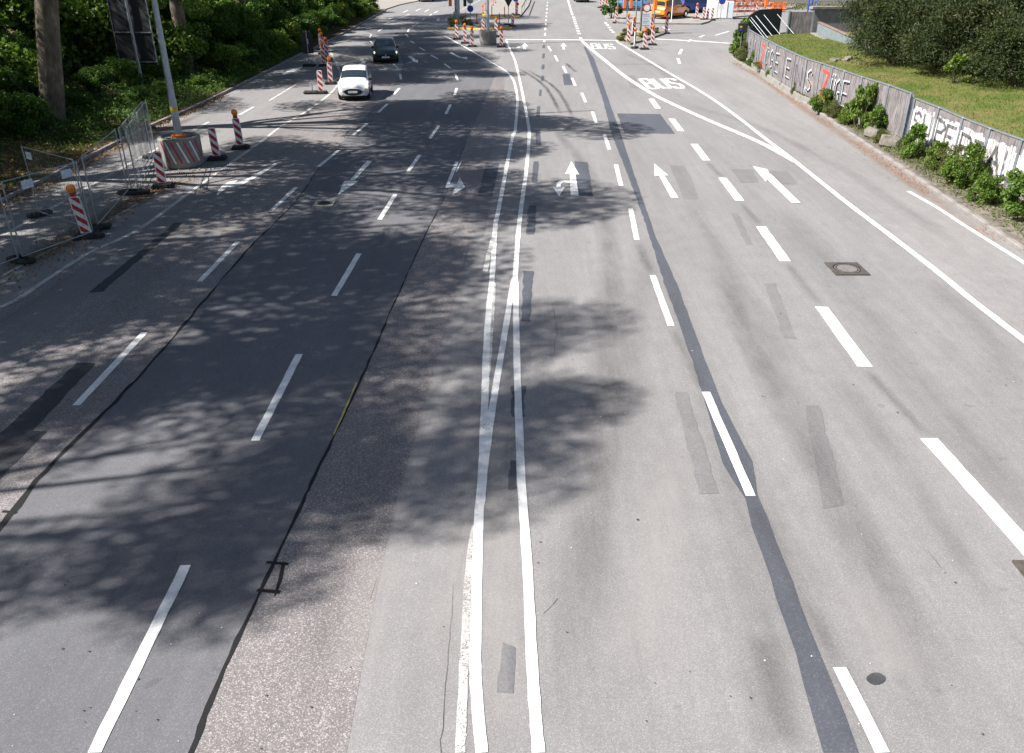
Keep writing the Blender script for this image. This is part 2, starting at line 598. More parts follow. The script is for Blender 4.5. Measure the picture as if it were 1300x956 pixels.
# resurfaced strips
Z1, Z2, Z3, Z4, Z5 = .002, .0045, .0075, .009, .0115
edgeL = [(-420, 1130), (-110, 782), (0, 669), (58, 598), (146, 510), (205, 446), (312, 320), (375, 256), (408, 209), (437, 178), (480, 130), (506, 100), (512, 80), (505, 62), (480, 45), (452, 36)]
edgeR = [(180, 1130), (243, 956), (277, 867), (328, 757), (380, 646), (407, 590), (469, 458), (507, 370), (545, 288), (566, 247), (592, 180), (614, 132), (632, 88), (600, 66), (569, 49), (535, 36)]
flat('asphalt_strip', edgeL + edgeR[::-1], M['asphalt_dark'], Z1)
flat('asphalt_strip', [(-300, 956)] + [(-110, 783)] + edgeL[2:12] + [(500, 92), (470, 92), (430, 84), (424, 116), (396, 138), (330, 180), (254, 237), (178, 293), (90, 338), (0, 395), (-200, 500)], M['asphalt_coarse'], Z1)
midR = [(415, 1130), (440, 956), (456, 867), (480, 740), (500, 650), (560, 440), (592, 330), (618, 215), (632, 160), (640, 120), (640, 98)]
flat('asphalt_strip', edgeR[:13] + midR[::-1], M['asphalt_coarse'], Z1)
flat('asphalt_strip', [(930, 88), (960, 96), (1010, 130), (1090, 184), (1190, 253), (1300, 330), (1300, 425), (1134, 301), (1008, 203), (938, 149), (843, 88), (800, 62), (845, 50), (930, 56)], M['asphalt_side'], Z1)
# smoother left strip, with its dark patch
flat('asphalt_strip', [(-200, 640), (0, 461), (29, 440), (117, 370), (176, 320), (225, 280), (215, 272), (120, 330), (25, 390), (-200, 520)], M['patch_mauve'], .0036)
flat('asphalt_patch', [(97, 461), (122, 461), (42, 547), (60, 548), (5, 604), (-60, 670), (-110, 670), (0, 551)], M['patch_dark'], Z2)
flat('asphalt_patch', [(222, 283), (232, 283), (130, 370), (112, 372)], M['patch_dark'], Z2)
flat('asphalt_patch', [(0, 520), (18, 500), (24, 503), (-6, 536)], M['patch_mauve'], Z2)
for q in ([(783, 144), (838, 145), (857, 170), (793, 169)], [(729, 205), (746, 206), (753, 249), (735, 249)],
          [(617, 207), (634, 207), (625, 249), (607, 249)], [(714, 94), (723, 94), (727, 108), (716, 108)]):
    flat('asphalt_patch', q, M['patch_blue'], Z2)
for q in ([(850, 210), (868, 211), (876, 223), (887, 253), (868, 253)], [(976, 217), (999, 217), (1013, 234), (985, 234)],
          [(928, 215), (955, 215), (963, 232), (941, 232)], [(970, 360), (985, 360), (1010, 430), (995, 428)],
          [(928, 271), (937, 271), (956, 311), (947, 311)], [(1022, 515), (1040, 515), (1072, 640), (1045, 646)],
          [(856, 498), (872, 498), (912, 626), (888, 628)], [(607, 250), (625, 250), (613, 300), (600, 300)],
          [(794, 96), (806, 96), (812, 112), (800, 112)]):
    flat('asphalt_patch', q, M['patch_mauve'], Z2)
for q in ([(680, 166), (686, 166), (687, 184), (681, 184)], [(677, 205), (684, 205), (682, 232), (675, 232)], [(671, 261), (681, 261), (679, 298), (668, 298)],
          [(664, 344), (677, 344), (673, 408), (662, 408)], [(648, 490), (668, 490), (665, 530), (650, 530)], [(648, 585), (656, 585), (656, 621), (645, 621)], [(638, 816), (655, 822), (652, 880), (628, 880)],
          [(689, 57), (692, 57), (691.5, 61), (688.5, 61)], [(688.5, 68), (692, 68), (691, 74), (688, 74)], [(688, 82), (691.5, 82), (691, 88), (687.5, 88)],
          [(687, 96), (691, 96), (690, 103), (686.5, 103)], [(685, 114), (688, 114), (687, 122), (684, 122)], [(682, 135), (686, 135), (685, 148), (681, 148)]):
    flat('asphalt_patch', q, M['patch_blue'], Z2)
flat('tar_spot', [(1112 + 12 * math.cos(a) + 0.6 * math.cos(3 * a), 862 + 8 * math.sin(a)) for a in [k * math.pi / 8 for k in range(16)]], M['patch_dark'], Z2)

# long repaired seam of the right carriageway
seamL = [(741, 60), (747, 74), (764, 122), (777, 172), (796, 219), (821, 289), (843, 359), (872, 438), (892, 500), (918, 588), (946, 634), (955, 669), (969, 707), (984, 760), (1009, 830), (1021, 867), (1045, 956)]
seamR = [(743, 59), (754, 74), (771, 122), (790, 176), (805, 221), (831, 297), (861, 365), (888, 438), (916, 512), (955, 585), (962, 628), (975, 660), (997, 716), (1016, 766), (1041, 830), (1057, 867), (1090, 956)]
def jagged(px, amp):
    P = [G(*p) for p in px]
    out = []
    for i in range(len(P) - 1):
        n = max(1, int((P[i + 1] - P[i]).length / .3))
        for k in range(n):
            q = P[i].lerp(P[i + 1], k / n)
            out.append((q.x + random.uniform(-amp, amp), q.y))
    return out + [(P[-1].x, P[-1].y)]
flatm('tar_seam', jagged(seamL, .018) + jagged(seamR, .01)[::-1], M['patch_blue'], Z2)

# bitumen joints and cracks
ribbon('tar_joint', edgeL[:10], [.11, .105, .10, .085, .075, .055, .04, .03, .022, .016], M['tar'], Z2 + .0012, jag=.022)
ribbon('tar_joint', edgeR[:11], [.055, .055, .055, .05, .045, .042, .038, .03, .024, .016, .012], M['tar'], Z2 + .0012, jag=.014)
for q in ([(338, 714), (366, 717)], [(326, 750), (356, 752)], [(361, 714), (349, 757)], [(2, 650), (21, 652)]):
    ribbon('tar_joint', q, .045, M['tar'], Z2 + .0012, jag=.012)
def crack(pix, w=.005, jag=.008):
    P = [G(*p) for p in pix]
    Q = []
    for i in range(len(P) - 1):
        n = max(1, int((P[i + 1] - P[i]).length / .12))
        for k in range(n):
            q = P[i].lerp(P[i + 1], k / n)
            Q.append((q.x + random.gauss(0, .008), q.y + random.gauss(0, .006)))
    Q.append((P[-1].x, P[-1].y))
    ribbon('crack', Q, [max(.004, w * random.uniform(.4, 1.2)) for _ in Q], M['tar'], Z2 + .0014, smooth=False, metres=True)
for q in ([(575, 742), (566, 867), (560, 956)], [(470, 762), (478, 735)], [(701, 385), (707, 415), (703, 450)], [(690, 780), (708, 760)], [(1178, 700), (1195, 722)], [(320, 240), (405, 200), (430, 195)], [(0, 410), (60, 372), (112, 332)]):
    crack(q)
ribbon('yellow_tape', [(453, 486), (424, 552)], .03, M['tape'], Z3, jag=.006)

# wear in the wheel tracks
def stain(pix, w, mat='tyre_stain'):
    ribbon('tyre_stain', pix, w, M[mat], Z2 + .0016)
stain([(905, 330), (960, 450), (1050, 610), (1130, 760), (1230, 956)], [.6, .7, .85, .9, .95])
stain([(990, 260), (1100, 400), (1230, 560), (1370, 740)], 1.1, 'faint_stain')
stain([(930, 560), (985, 660), (1060, 830), (1110, 956)], .5, 'faint_stain')
stain([(690, 150), (745, 215), (770, 290), (775, 400), (752, 600), (700, 867), (680, 956)], [.5, .6, .7, .75, .8, .85, .85])
stain([(820, 300), (808, 400), (790, 520), (760, 660), (735, 867), (720, 956)], .8, 'faint_stain')
stain([(835, 330), (890, 480), (940, 640), (1000, 867), (1020, 956)], .9, 'faint_stain')
stain([(960, 800), (975, 867), (985, 956)], .6)
stain([(1060, 470), (1125, 560), (1190, 660), (1250, 760)], .6, 'faint_stain')
stain([(860, 130), (960, 160), (1070, 215), (1170, 280), (1260, 345)], .7, 'faint_stain')
stain([(1180, 350), (1230, 400), (1270, 450), (1300, 500)], 1.0, 'faint_stain')
stain([(870, 250), (930, 350), (1010, 480)], .7, 'faint_stain')
stain([(470, 600), (440, 720), (400, 867)], .8, 'faint_stain')
stain([(790, 66), (830, 84), (880, 118)], .8, 'faint_stain')
stain([(775, 82), (830, 82), (842, 88)], .9, 'faint_stain')
for q in ([(940, 257), (965, 286)], [(998, 334), (1041, 388)], [(1098, 468), (1176, 555)], [(898, 206), (916, 225)], [(853, 416), (894, 496)], [(953, 632), (1064, 846)], [(809, 307), (827, 348)]):
    ribbon('removed_marking', q, .3, M['tyre_stain'], Z2 + .0018)
for q in ([(655, 85), (690, 108), (712, 145)], [(668, 88), (705, 112), (728, 150)], [(718, 80), (732, 92)]):
    ribbon('skid_mark', q, .28, M['skid'], Z2 + .002)
stain([(645, 240), (690, 262), (720, 268)], .8)
for q, w in (([(560, 867), (590, 700), (620, 500)], .9), ([(640, 956), (630, 750), (628, 600)], .8), ([(440, 867), (490, 700)], .8), ([(1150, 867), (1090, 740)], .8), ([(800, 867), (840, 700), (850, 560)], .9)):
    ribbon('dust_stain', q, w, M['pale_stain'], Z2 + .0022)

# ---- painted markings
def dash(a, b, w=.13, mat='paint'):
    return ribbon('lane_dash', [a, b], w, M[mat], Z4, smooth=False, jag=.005 if w < .2 else .008)
def line(pts, w=.13, mat='paint', z=Z4):
    return ribbon('solid_line', pts, w, M[mat], z, jag=.005)
def extend(a, b, k):
    return (a[0] + (b[0] - a[0]) * k, a[1] + (b[1] - a[1]) * k)
for a, b in (((97, 515), (184, 422)), ((253, 358), (302, 307)), ((343, 269), (376, 238)), ((404, 212), (430, 191)), ((448, 172), (466, 157)), ((480, 143), (492, 132)), ((500, 120), (507, 112)), ((509, 101), (508, 94)), ((505, 87), (499, 81)),
             ((120, 956), (236, 718)), ((324, 560), (380, 450)), ((424, 376), (456, 322)), ((482, 279), (502, 247)), ((518, 218), (533, 197)), ((546, 176), (557, 160)), ((566, 145), (572, 133)), ((577, 121), (580, 112)), ((581, 102), (578, 94)), ((572, 87), (564, 81)), ((556, 75), (547, 70)), ((539.5, 64.7), (532.7, 60.4)), ((526, 55), (521, 52)), ((518.5, 47.5), (515.5, 44)), ((517.5, 40.6), (519.5, 37)), ((523, 34), (531, 29)),
             ((473.5, 56), (470, 52)), ((469, 48), (471.5, 44)), ((480, 40), (486, 36)), ((518, 27), (526, 23)), ((536, 26), (539, 23)), ((539.5, 15), (545, 12)), ((544, 21), (548, 18)), ((551, 17), (556, 14)), ((493, 25), (500, 22)), ((512, 16), (518, 13)), ((528, 14), (534, 11))):
    dash(a, b, .135)
for a, b in (((691, 53.5), (691.2, 50.6)), ((692, 45.4), (692, 42)), ((692.3, 38.5), (692.4, 35.3)), ((692.7, 32), (692.8, 29.8)), ((693.2, 27), (693.3, 24.6)), ((693.6, 22), (693.7, 20)), ((693.9, 17.3), (694, 15.5)), ((694.3, 12.5), (694.4, 10.8)), ((694.7, 8), (694.8, 6.5)), ((695, 4), (695.1, 2.5)),
             ((828.5, 350), (852, 414)), ((800.5, 265), (808.5, 305)), ((782, 209), (788.5, 236)), ((767.5, 171), (773.5, 190)), ((752, 142), (757, 156)), ((738.5, 118), (743.5, 130)), ((726, 99), (730.5, 109)), ((714.6, 84), (719, 92.4)), ((704.4, 70.6), (708, 78)), ((696, 59), (699.6, 65)), ((896, 498), (953, 630)), ((1066, 848), (1120, 956))):
    dash(a, b, .14)
for a, b in (((917, 226), (939, 255)), ((966, 288), (997, 332)), ((1043, 390), (1098, 466)), ((1179, 557), (1345, 741)), ((881, 183), (897, 204)), ((826.5, 125.6), (835.4, 138)), ((852.7, 151), (864.6, 166.7))):
    dash(a, b, .27)
for x, y in ((735, 42.7), (734, 39.4), (733, 36.2), (732, 33), (730.8, 30.2), (730, 27.5), (729.2, 24.8), (728.3, 22.2)):
    dash((x - .4, y - .8), (x + .3, y + .7), .28)
line([(727, 19.5), (724.5, 12), (722.5, 5), (721, 0)], .2)
for x, y in ((769, 29.2), (771.2, 32.1), (773.5, 35.2), (775.8, 38.4), (778.5, 41.1)):
    dash((x - .5, y - .8), (x + .5, y + .7), .26)
line([(612, 956), (604, 867), (604, 795), (608, 660), (612.7, 590), (617.6, 440), (620.5, 394), (625, 350), (629, 286), (633, 266), (650, 177), (654, 165), (656.8, 127), (652.7, 104), (646, 94), (640, 89), (629.6, 82.5), (599, 65), (569, 48), (564, 45)], .125)
line([(684, 956), (677, 867), (668.4, 707), (661, 590), (655.8, 440), (655, 365), (654.5, 347), (660, 277), (668, 218), (671.5, 178), (671, 160), (664, 122), (655, 81), (650, 68.5), (642.5, 51)], .125)
line([(653.5, 351), (650, 368), (638, 440), (625, 520), (615, 590), (610, 640)], .12)
line([(616, 345), (622, 318), (630, 288)], .12, 'paint_old')
line([(604, 668), (598, 701), (594, 748), (588, 867), (584, 956)], .10, 'paint_old', Z3)
line([(627, 360), (623, 420), (612, 560)], .1, 'paint_old', Z3)
line([(736.5, 47.5), (738.5, 51), (741.5, 54.6), (751.7, 63.5), (767, 76), (792, 96), (817.7, 113), (843, 127), (894, 150.5), (941, 170.5), (973, 185), (1010, 206)], [.22, .24, .26, .26, .26, .26, .26, .26, .26, .26, .26, .22])
line([(783, 52), (790, 57), (843, 89), (894, 119), (938, 150), (970, 175), (1008, 204), (1075.7, 258), (1134, 302), (1193, 347.6), (1230, 378), (1300, 432), (1420, 524)], .17)
line([(1153, 243), (1190, 264), (1230, 290), (1300, 334), (1400, 400)], .13)
line([(642, 50.3), (690, 50.5), (736, 50.8), (784, 51.6)], .42)
line([(832, 49.6), (880, 52), (932, 55.4)], .4)
line([(490, 30), (505, 24), (520, 18)], .13)
line([(530, 33.3), (568, 33.2)], .4)
line([(0, 390.5), (25, 378.6), (63, 353), (113, 321.5), (178, 290), (254, 235), (330, 181), (358, 160), (396, 137), (424, 114), (432, 97), (429, 84), (421.5, 70), (418, 62)], .13, 'paint_mid')
line([(0, 352), (60, 320), (120, 290), (200, 245), (240, 228)], .10, 'paint_old')
line([(0, 300), (20, 290), (98, 246), (170, 205), (245, 166), (265, 155)], .15, 'paint_old', Z4)
line([(342, 128), (360, 117), (378, 106)], .12, 'paint_old')
line([(304, 146), (322, 136)], .12)
line([(565, 24), (610, 0)], .12, 'paint_old')
for a, b in (((874, 53), (877, 50)), ((862.5, 69), (865.5, 62.5)), ((860.5, 74), (863, 81)), ((888, 47.5), (894, 44.8)), ((908, 45), (925, 40))):
    dash(a, b, .18)
# arrows
def arrow(polys, mat='paint'):
    m = MB()
    for i, q in enumerate(polys):
        z = layer(Z5) + i * .0002
        m.poly([(p.x, p.y, z) for p in (G(*r) for r in q)])
    o = m.build('arrow_marking', M[mat], road)
    return o
arrow([[(275, 249), (277.5, 241.5), (282, 236), (291, 231), (303, 229), (297, 233), (308, 230), (322, 223), (336, 215), (349, 207.5), (353, 208.5), (338, 218), (322, 227.5), (306, 236), (289, 238)]])
arrow([[(466, 204.5), (473, 204.5), (450, 229.5), (444, 229)], [(455.5, 230), (429, 248), (437, 230)]])
arrow([[(578, 205.5), (582.5, 205.5), (571, 234), (566, 236)], [(584.3, 205.5), (586.5, 205.5), (580, 219), (578, 219)], [(565.5, 236.5), (568, 233.5), (581, 234), (580, 239), (566, 239)], [(583.5, 225.5), (590.5, 238), (573.5, 249)]])
arrow([[(724.5, 249), (734.7, 249), (730.5, 221), (723.4, 221)], [(725.3, 205.2), (735.3, 221.8), (717.5, 221.2)], [(724, 230), (724.4, 232.5), (715, 232), (712, 234), (712, 239), (706.5, 239), (706.5, 233), (711, 229.6)], [(709.8, 249.5), (701.8, 238.3), (717.5, 237.8)]])
arrow([[(852, 251.6), (861.5, 251.6), (842.5, 222), (836.5, 223)], [(830.5, 208), (848.5, 223), (831, 224)]])
arrow([[(1005, 258), (1016.5, 258), (978, 221), (971, 225)], [(955.6, 211.3), (974.5, 215.5), (977, 222), (972, 231)]])
arrow([[(714.5, 63), (717.3, 63), (716.8, 58.5), (713.8, 58.5)], [(715.2, 54.6), (719.5, 59), (711.5, 59)]])
arrow([[(664, 62.8), (667.8, 62.8), (667.6, 58.5), (664.4, 58.5)], [(666.2, 54.6), (670.5, 59), (662, 59)], [(655, 61.6), (658, 59.2), (661, 59), (660.5, 60.3)]])
arrow([[(456, 75), (460.5, 74), (465, 81.5), (461, 82)], [(453, 83), (459, 80.5), (462.5, 84)]])
arrow([[(517.5, 72), (522, 71), (528, 76.5), (525, 77.5)], [(523, 78), (530.5, 76), (530.5, 80)]])
arrow([[(570, 67.5), (573.5, 66.8), (586, 73), (583, 73.8)], [(583, 73), (593.5, 72.5), (593, 75.8)]])
arrow([[(554, 25.5), (556, 23), (558, 23), (558.2, 25)], [(553, 25.5), (560, 25.2), (556.5, 27)]])
arrow([[(358, 94), (366, 90), (384, 84), (384, 86), (372, 92), (360, 95.5)]], 'paint')
arrow([[(840, 33.5), (846, 36.5), (852, 38), (846, 38.5)]])
# BUS lettering, strokes in a unit box laid into the lane
LET = {'B': [[(0, 0), (0, 1)], [(0, 1), (.62, 1), (.86, .9), (.86, .62), (.62, .52), (0, .52)], [(.62, .52), (.94, .42), (.94, .1), (.66, 0), (0, 0)]],
       'U': [[(0, 1), (0, .25), (.18, .02), (.72, .02), (.92, .25), (.92, 1)]],
       'S': [[(.94, .8), (.76, 1), (.22, 1), (.03, .84), (.06, .62), (.25, .54), (.7, .46), (.93, .36), (.93, .14), (.74, 0), (.2, 0), (0, .18)]]}
def lettering(word, TL, TR, BL, BR, sw=.2):
    tl, tr, bl, br = G(*TL), G(*TR), G(*BL), G(*BR)
    n = len(word)
    for i, ch in enumerate(word):
        m = MB()
        z = layer(Z5)
        for si, st in enumerate(LET[ch]):
            P = []
            for x, y in st:
                u = (i + .08 + .78 * x) / n
                P.append(bl.lerp(br, u).lerp(tl.lerp(tr, u), y))
            L, Rr = [], []
            for k, p in enumerate(P):
                d = (P[min(k + 1, len(P) - 1)] - P[max(k - 1, 0)]).normalized()
                nn = Vector((-d.y, d.x, 0))
                ext = 0
                wx = sw * (1 + .9 * abs(d.x))
                L.append((p + nn * wx / 2)); Rr.append((p - nn * wx / 2))
            zz = z + si * .0003
            for k in range(len(P) - 1):
                m.poly([(q.x, q.y, zz + k * .00001) for q in (L[k], Rr[k], Rr[k + 1], L[k + 1])])
        m.build('bus_letter', M['paint'], road)
lettering('BUS', (810.5, 100.5), (858, 100), (824, 113), (872, 112), .2)
lettering('BUS', (749.8, 55.6), (778.5, 56), (752, 62), (783, 62.5), .15)

# specks, chippings and gum on the surface
def scatter_flat(name, n, size, mat, region, z, parent=road, kind='stuff'):
    m = MB()
    for _ in range(n):
        x, y = region()
        s_ = size * random.uniform(.5, 1.5)
        a0 = random.random() * 6.28
        k = random.choice((3, 4, 5))
        m.poly([(x + s_ * math.cos(a0 + j * 6.283 / k) * random.uniform(.6, 1.2), y + s_ * math.sin(a0 + j * 6.283 / k) * random.uniform(.6, 1.2), z) for j in range(k)])
    o = m.build(name, mat, parent)
    tag(o, kind=kind)
    return o
scatter_flat('chippings', 110, .008, M['white'], lambda: (random.uniform(-9, 9), 5 + 25 * random.random() ** 1.6), Z5 + .002)
scatter_flat('gum_spots', 160, .013, M['patch_dark'], lambda: (random.uniform(-9, 11), 5 + 25 * random.random() ** 1.6), Z5 + .0025)

# manholes
def manhole(px, py, label, side=.8, rz=0.0, lidmat='concrete', square=False):
    p = G(px, py)
    r = empty('manhole_cover', (p.x, p.y, 0), rz)
    tag(r, label, 'manhole cover', 'manhole covers in the road')
    h = side / 2
    m = MB()
    n = 24
    ring = [(h * .80 * math.cos(2 * math.pi * k / n), h * .80 * math.sin(2 * math.pi * k / n)) for k in range(n)]
    sq = []
    for x, y in ring:
        s_ = h / max(abs(x), abs(y))
        sq.append((x * s_, y * s_))
    for k in range(n):
        j = (k + 1) % n
        m.poly([(*sq[k], .030), (*sq[j], .030), (*ring[j], .030), (*ring[k], .030)])
        m.poly([(*sq[k], .0), (*sq[j], .0), (*sq[j], .030), (*sq[k], .030)])
    m.build('frame', M['iron'] if not square else M['concrete'], r)
    m = MB()
    m.lathe([(h * .78, .0), (h * .78, .024), (h * .6, .0245)], 28)
    m.build('lid', M['under'], r)
    m = MB()
    m.lathe([(h * .58, .0), (h * .58, .029), (h * .5, .030)], 24)
    m.build('lid_filling', M[lidmat], r)
    m = MB()
    for k in range(24):
        a = 2 * math.pi * k / 24
        m.box(-.012, .012, -.03, .03, .02, .029, 0, Matrix.Rotation(a, 4, 'Z') @ Matrix.Translation((h * .68, 0, 0)))
    m.build('lid_studs', M['iron_pale'], r)
manhole(1075, 342, 'round manhole cover in a square iron frame in the sunlit right lane', .8, R(0), 'iron_pale')
manhole(412, 259, 'pale square manhole surround just ahead of the straight white arrow', .58, 0, 'under', True)
manhole(1349, 742, 'manhole cover frame cut by the right edge beside the wide lane dash', .8)

# kerbs: separate stones on a concrete bed
def kerb(name, pts, side, y0, y1, w=.16, h=.12):
    """side +1: stones lie to the right of the line"""
    bed = MB()
    P = [Vector((x, y, 0)) for x, y in pts]
    v = []
    for i, p in enumerate(P):
        d = (P[min(i + 1, len(P) - 1)] - P[max(i - 1, 0)]).normalized()
        n = Vector((d.y, -d.x, 0)) * side
        v.append((p, n))
    for (p, n), (q, o) in zip(v[:-1], v[1:]):
        bed.poly([p + n * .01 + Vector((0, 0, .06)), q + o * .01 + Vector((0, 0, .06)), q + o * w + Vector((0, 0, .06)), p + n * w + Vector((0, 0, .06))])
        bed.poly([p + n * .01 + Vector((0, 0, -.04)), q + o * .01 + Vector((0, 0, -.04)), q + o * .01 + Vector((0, 0, .06)), p + n * .01 + Vector((0, 0, .06))])
    base = tag(bed.build(name, M['concrete']), kind='structure')
    meshes = []
    for k in range(4):
        m = MB()
        m.box(0, w, .008, .985, -.02, h + random.uniform(-.004, .004), .022)
        meshes.append(m.mesh('kerb_stone', M['kerb']))
    seg = 0
    cum = [0]
    for i in range(len(P) - 1):
        cum.append(cum[-1] + (P[i + 1] - P[i]).length)
    def at(s):
        for i in range(len(P) - 1):
            if s <= cum[i + 1]:
                return P[i].lerp(P[i + 1], (s - cum[i]) / max(1e-6, cum[i + 1] - cum[i]))
        return P[-1]
    s = 0
    k = 0
    while s + 1 < cum[-1]:
        a, b = at(s), at(s + 1)
        if y0 < a.y < y1:
            d = (b - a).normalized()
            o = link(bpy.data.objects.new('kerb_stone', meshes[k % 4]), base)
            n = Vector((d.y, -d.x, 0)) * side
            ang = math.atan2(-d.x, d.y)
            off = 0 if side > 0 else -w
            X = Vector((d.y, -d.x, 0))
            o.location = a + X * off + Vector((0, 0, random.uniform(-.006, .006)))
            o.rotation_euler = (0, random.uniform(-.02, .02), ang + random.uniform(-.006, .006))
        s += 1
        k += 1
    return base
kerb('kerb_left', kerbL, -1, 8, 97)
kerb('kerb_right', kerbR, 1, 8, 80)

# banks
def terrain(name, xs, ys, zf, mat, noise=.05):
    v, f = [], []
    for y in ys:
        for x in xs(y):
            v.append((x, y, zf(x, y) + random.uniform(-noise, noise)))
    n = len(xs(ys[0]))
    for j in range(len(ys) - 1):
        for i in range(n - 1):
            a = j * n + i
            f.append((a, a + 1, a + n + 1, a + n))
    me = bpy.data.meshes.new(name)
    me.from_pydata(v, [], f)
    me.polygons.foreach_set('use_smooth', [True] * len(f))
    me.materials.append(mat)
    return tag(link(bpy.data.objects.new(name, me)), kind='structure')
def interp(pts, y):
    for (x0, y0), (x1, y1) in zip(pts[:-1], pts[1:]):
        if y0 <= y <= y1:
            return x0 + (x1 - x0) * (y - y0) / max(1e-6, y1 - y0)
    return pts[0][0] if y < pts[0][1] else pts[-1][0]
kl = lambda y: interp(kerbL, y)
def fz(x, y):
    d = kl(y) - .16 - x
    return .10 + .9 * (1 - math.exp(-max(0, d - 1.5) / 7.0)) if d > 0 else .10
terrain('woodland_floor', lambda y: [kl(y) - .16 - t for t in (0, .5, 1, 1.6, 2.4, 3.4, 5, 7, 10, 15, 25, 45, 90)], [-12 + 1.6 * k for k in range(70)], fz, M['forest'], .03)

wall_pts = [(14.9, 13.9), (14.9, 15.5), (14.88, 17.1), (14.86, 18.7), (14.84, 20.3), (14.82, 21.85), (14.8, 23.4), (14.7, 24.95), (14.7, 26.6), (14.78, 28.4), (14.76, 30.2)]
wall_pts2 = [(14.68, 30.42), (14.66, 32.3), (14.44, 34.4), (14.34, 36.1), (14.28, 37.35), (14.18, 38.6), (14.02, 40.0), (14.05, 41.8), (14.14, 43.7), (14.25, 45.7), (14.4, 47.7), (14.56, 49.8), (14.75, 51.9), (14.97, 54.1)]
wl = wall_pts + wall_pts2[1:]
kr = lambda y: interp(kerbR, y)
wx = lambda y: interp(wl, y)
terrain('verge', lambda y: [kr(y) + .16 + (wx(y) + .06 - kr(y) - .16) * t for t in (0, .3, .6, 1)], [8 + .8 * k for k in range(59)], lambda x, y: .10 + .05 * (x - kr(y)), M['dirt'], .015)
def lx(y):
    return wx(y) if y <= 54.1 else interp([(14.97, 54.1), (15.25, 54.6), (15.65, 57.2), (16.45, 59.4), (17.65, 60.9), (19, 61.8)], y)
def pz(x, y):
    d = max(0, x - lx(y))
    t = min(1, max(0, (y - 44) / 14))
    return 1.52 - .55 * t * t * (3 - 2 * t) + .35 * (1 - math.exp(-d / 6.0))
terrain('lawn_bank', lambda y: [lx(y) + .05 + t for t in (0, .4, .9, 1.5, 2.2, 3, 3.9, 5, 6.5, 9, 13, 20, 35)], [12 + .9 * k for k in range(56)], pz, M['lawn'], .03)

# paved places at the far end
def slab(name, pix, h, mat, kind='structure', edge=None, ename='kerb_edge', ew=.18):
    P = [G(*p) for p in pix]
    m = MB()
    m.poly([(p.x, p.y, h) for p in P])
    for a, b in zip(P, P[1:] + P[:1]):
        m.poly([(a.x, a.y, -.03), (b.x, b.y, -.03), (b.x, b.y, h), (a.x, a.y, h)])
    o = tag(m.build(name, mat), kind=kind)
    return o
M['paving'] = plain('pale_paving', (.27, .25, .225), .9, 0, .14, 2.5, .3, .2, 30)
M['island'] = plain('island_soil', (.24, .215, .165), .95, 0, .35, 3, .2, .4, 20)
slab('pavement_far_right', [(771, 27), (784, 30), (842, 31), (890, 31.5), (899, 29), (905, 25), (960, 20), (1010, 10), (1010, 1), (762, 1), (764, 12)], .12, M['paving'])
slab('plaza', [(488, 13), (508, 6.5), (532, 1.5), (532, -14), (440, -14), (440, 10)], .10, M['paving'])
isl_bus = slab('traffic_island_bus', [(783, 49), (786, 55), (800, 57), (822, 51.5), (848, 42), (840, 39), (805, 40), (781, 43)], .13, M['island'])
isl_mast = slab('traffic_island_mast', [(568, 37), (571, 33), (600, 31.5), (640, 32), (651, 34.5), (650, 37), (610, 38.5)], .12, M['paving'])
isl_far = slab('traffic_island_far', [(612, 19), (615, 21.5), (640, 23.3), (660, 22.5), (671, 8), (676, -6), (640, -6), (616, 10)], .12, M['paving'])
def edge_strip(pix, h, parent, mat='yellow', w=.22):
    P = [G(*p) for p in pix]
    m = MB()
    for a, b in zip(P[:-1], P[1:]):
        d = (b - a).normalized()
        n = Vector((-d.y, d.x, 0)) * w
        m.poly([(a.x, a.y, h + .006), (b.x, b.y, h + .006), (b.x + n.x, b.y + n.y, h + .006), (a.x + n.x, a.y + n.y, h + .006)])
        n2 = -n.normalized() * .006
        m.poly([(a.x + n2.x, a.y + n2.y, 0.03), (b.x + n2.x, b.y + n2.y, 0.03), (b.x + n2.x, b.y + n2.y, h + .006), (a.x + n2.x, a.y + n2.y, h + .006)])
    return m.build('yellow_edge', M[mat], parent)
edge_strip([(568, 37), (610, 38.5), (650, 37)], .12, isl_mast)
edge_strip([(571, 33), (600, 31.5), (640, 32)], .12, isl_mast, w=.18)
edge_strip([(612, 19), (615, 21.5), (640, 23.3), (660, 22.5)], .12, isl_far)
edge_strip([(786, 55), (800, 57), (822, 51.5), (848, 42)], .13, isl_bus, 'kerb', .2)
edge_strip([(771, 27), (784, 30), (842, 31), (890, 31.5), (899, 29)], .12, bpy.data.objects['pavement_far_right'], 'kerb', .2)

# ------------------------------------------------------------------ foliage
def leaf_mesh(name, C, length, width, mat, seed=0, droop=.3, nrm=None):
    r = np.random.default_rng(seed)
    n = len(C)
    d = r.normal(size=(n, 3)); d[:, 2] -= droop
    d /= np.linalg.norm(d, axis=1)[:, None]
    q = r.normal(size=(n, 3))
    w = np.cross(d, q); w /= np.linalg.norm(w, axis=1)[:, None] + 1e-9
    nn = np.cross(d, w)
    L = (length * r.uniform(.6, 1.3, n))[:, None]
    W = (width * r.uniform(.6, 1.3, n))[:, None]
    v = np.empty((n, 4, 3))
    v[:, 0] = C - d * L * .5
    v[:, 1] = C + w * W * .5 + nn * W * .18
    v[:, 2] = C + d * L * .5
    v[:, 3] = C - w * W * .5 + nn * W * .18
    me = bpy.data.meshes.new(name)
    me.vertices.add(4 * n)
    me.vertices.foreach_set('co', v.reshape(-1).astype(np.float32))
    me.loops.add(4 * n)
    me.loops.foreach_set('vertex_index', np.arange(4 * n, dtype=np.int32))
    me.polygons.add(n)
    me.polygons.foreach_set('loop_start', np.arange(0, 4 * n, 4, dtype=np.int32))
    me.materials.append(mat)
    me.update(calc_edges=True)
    return me
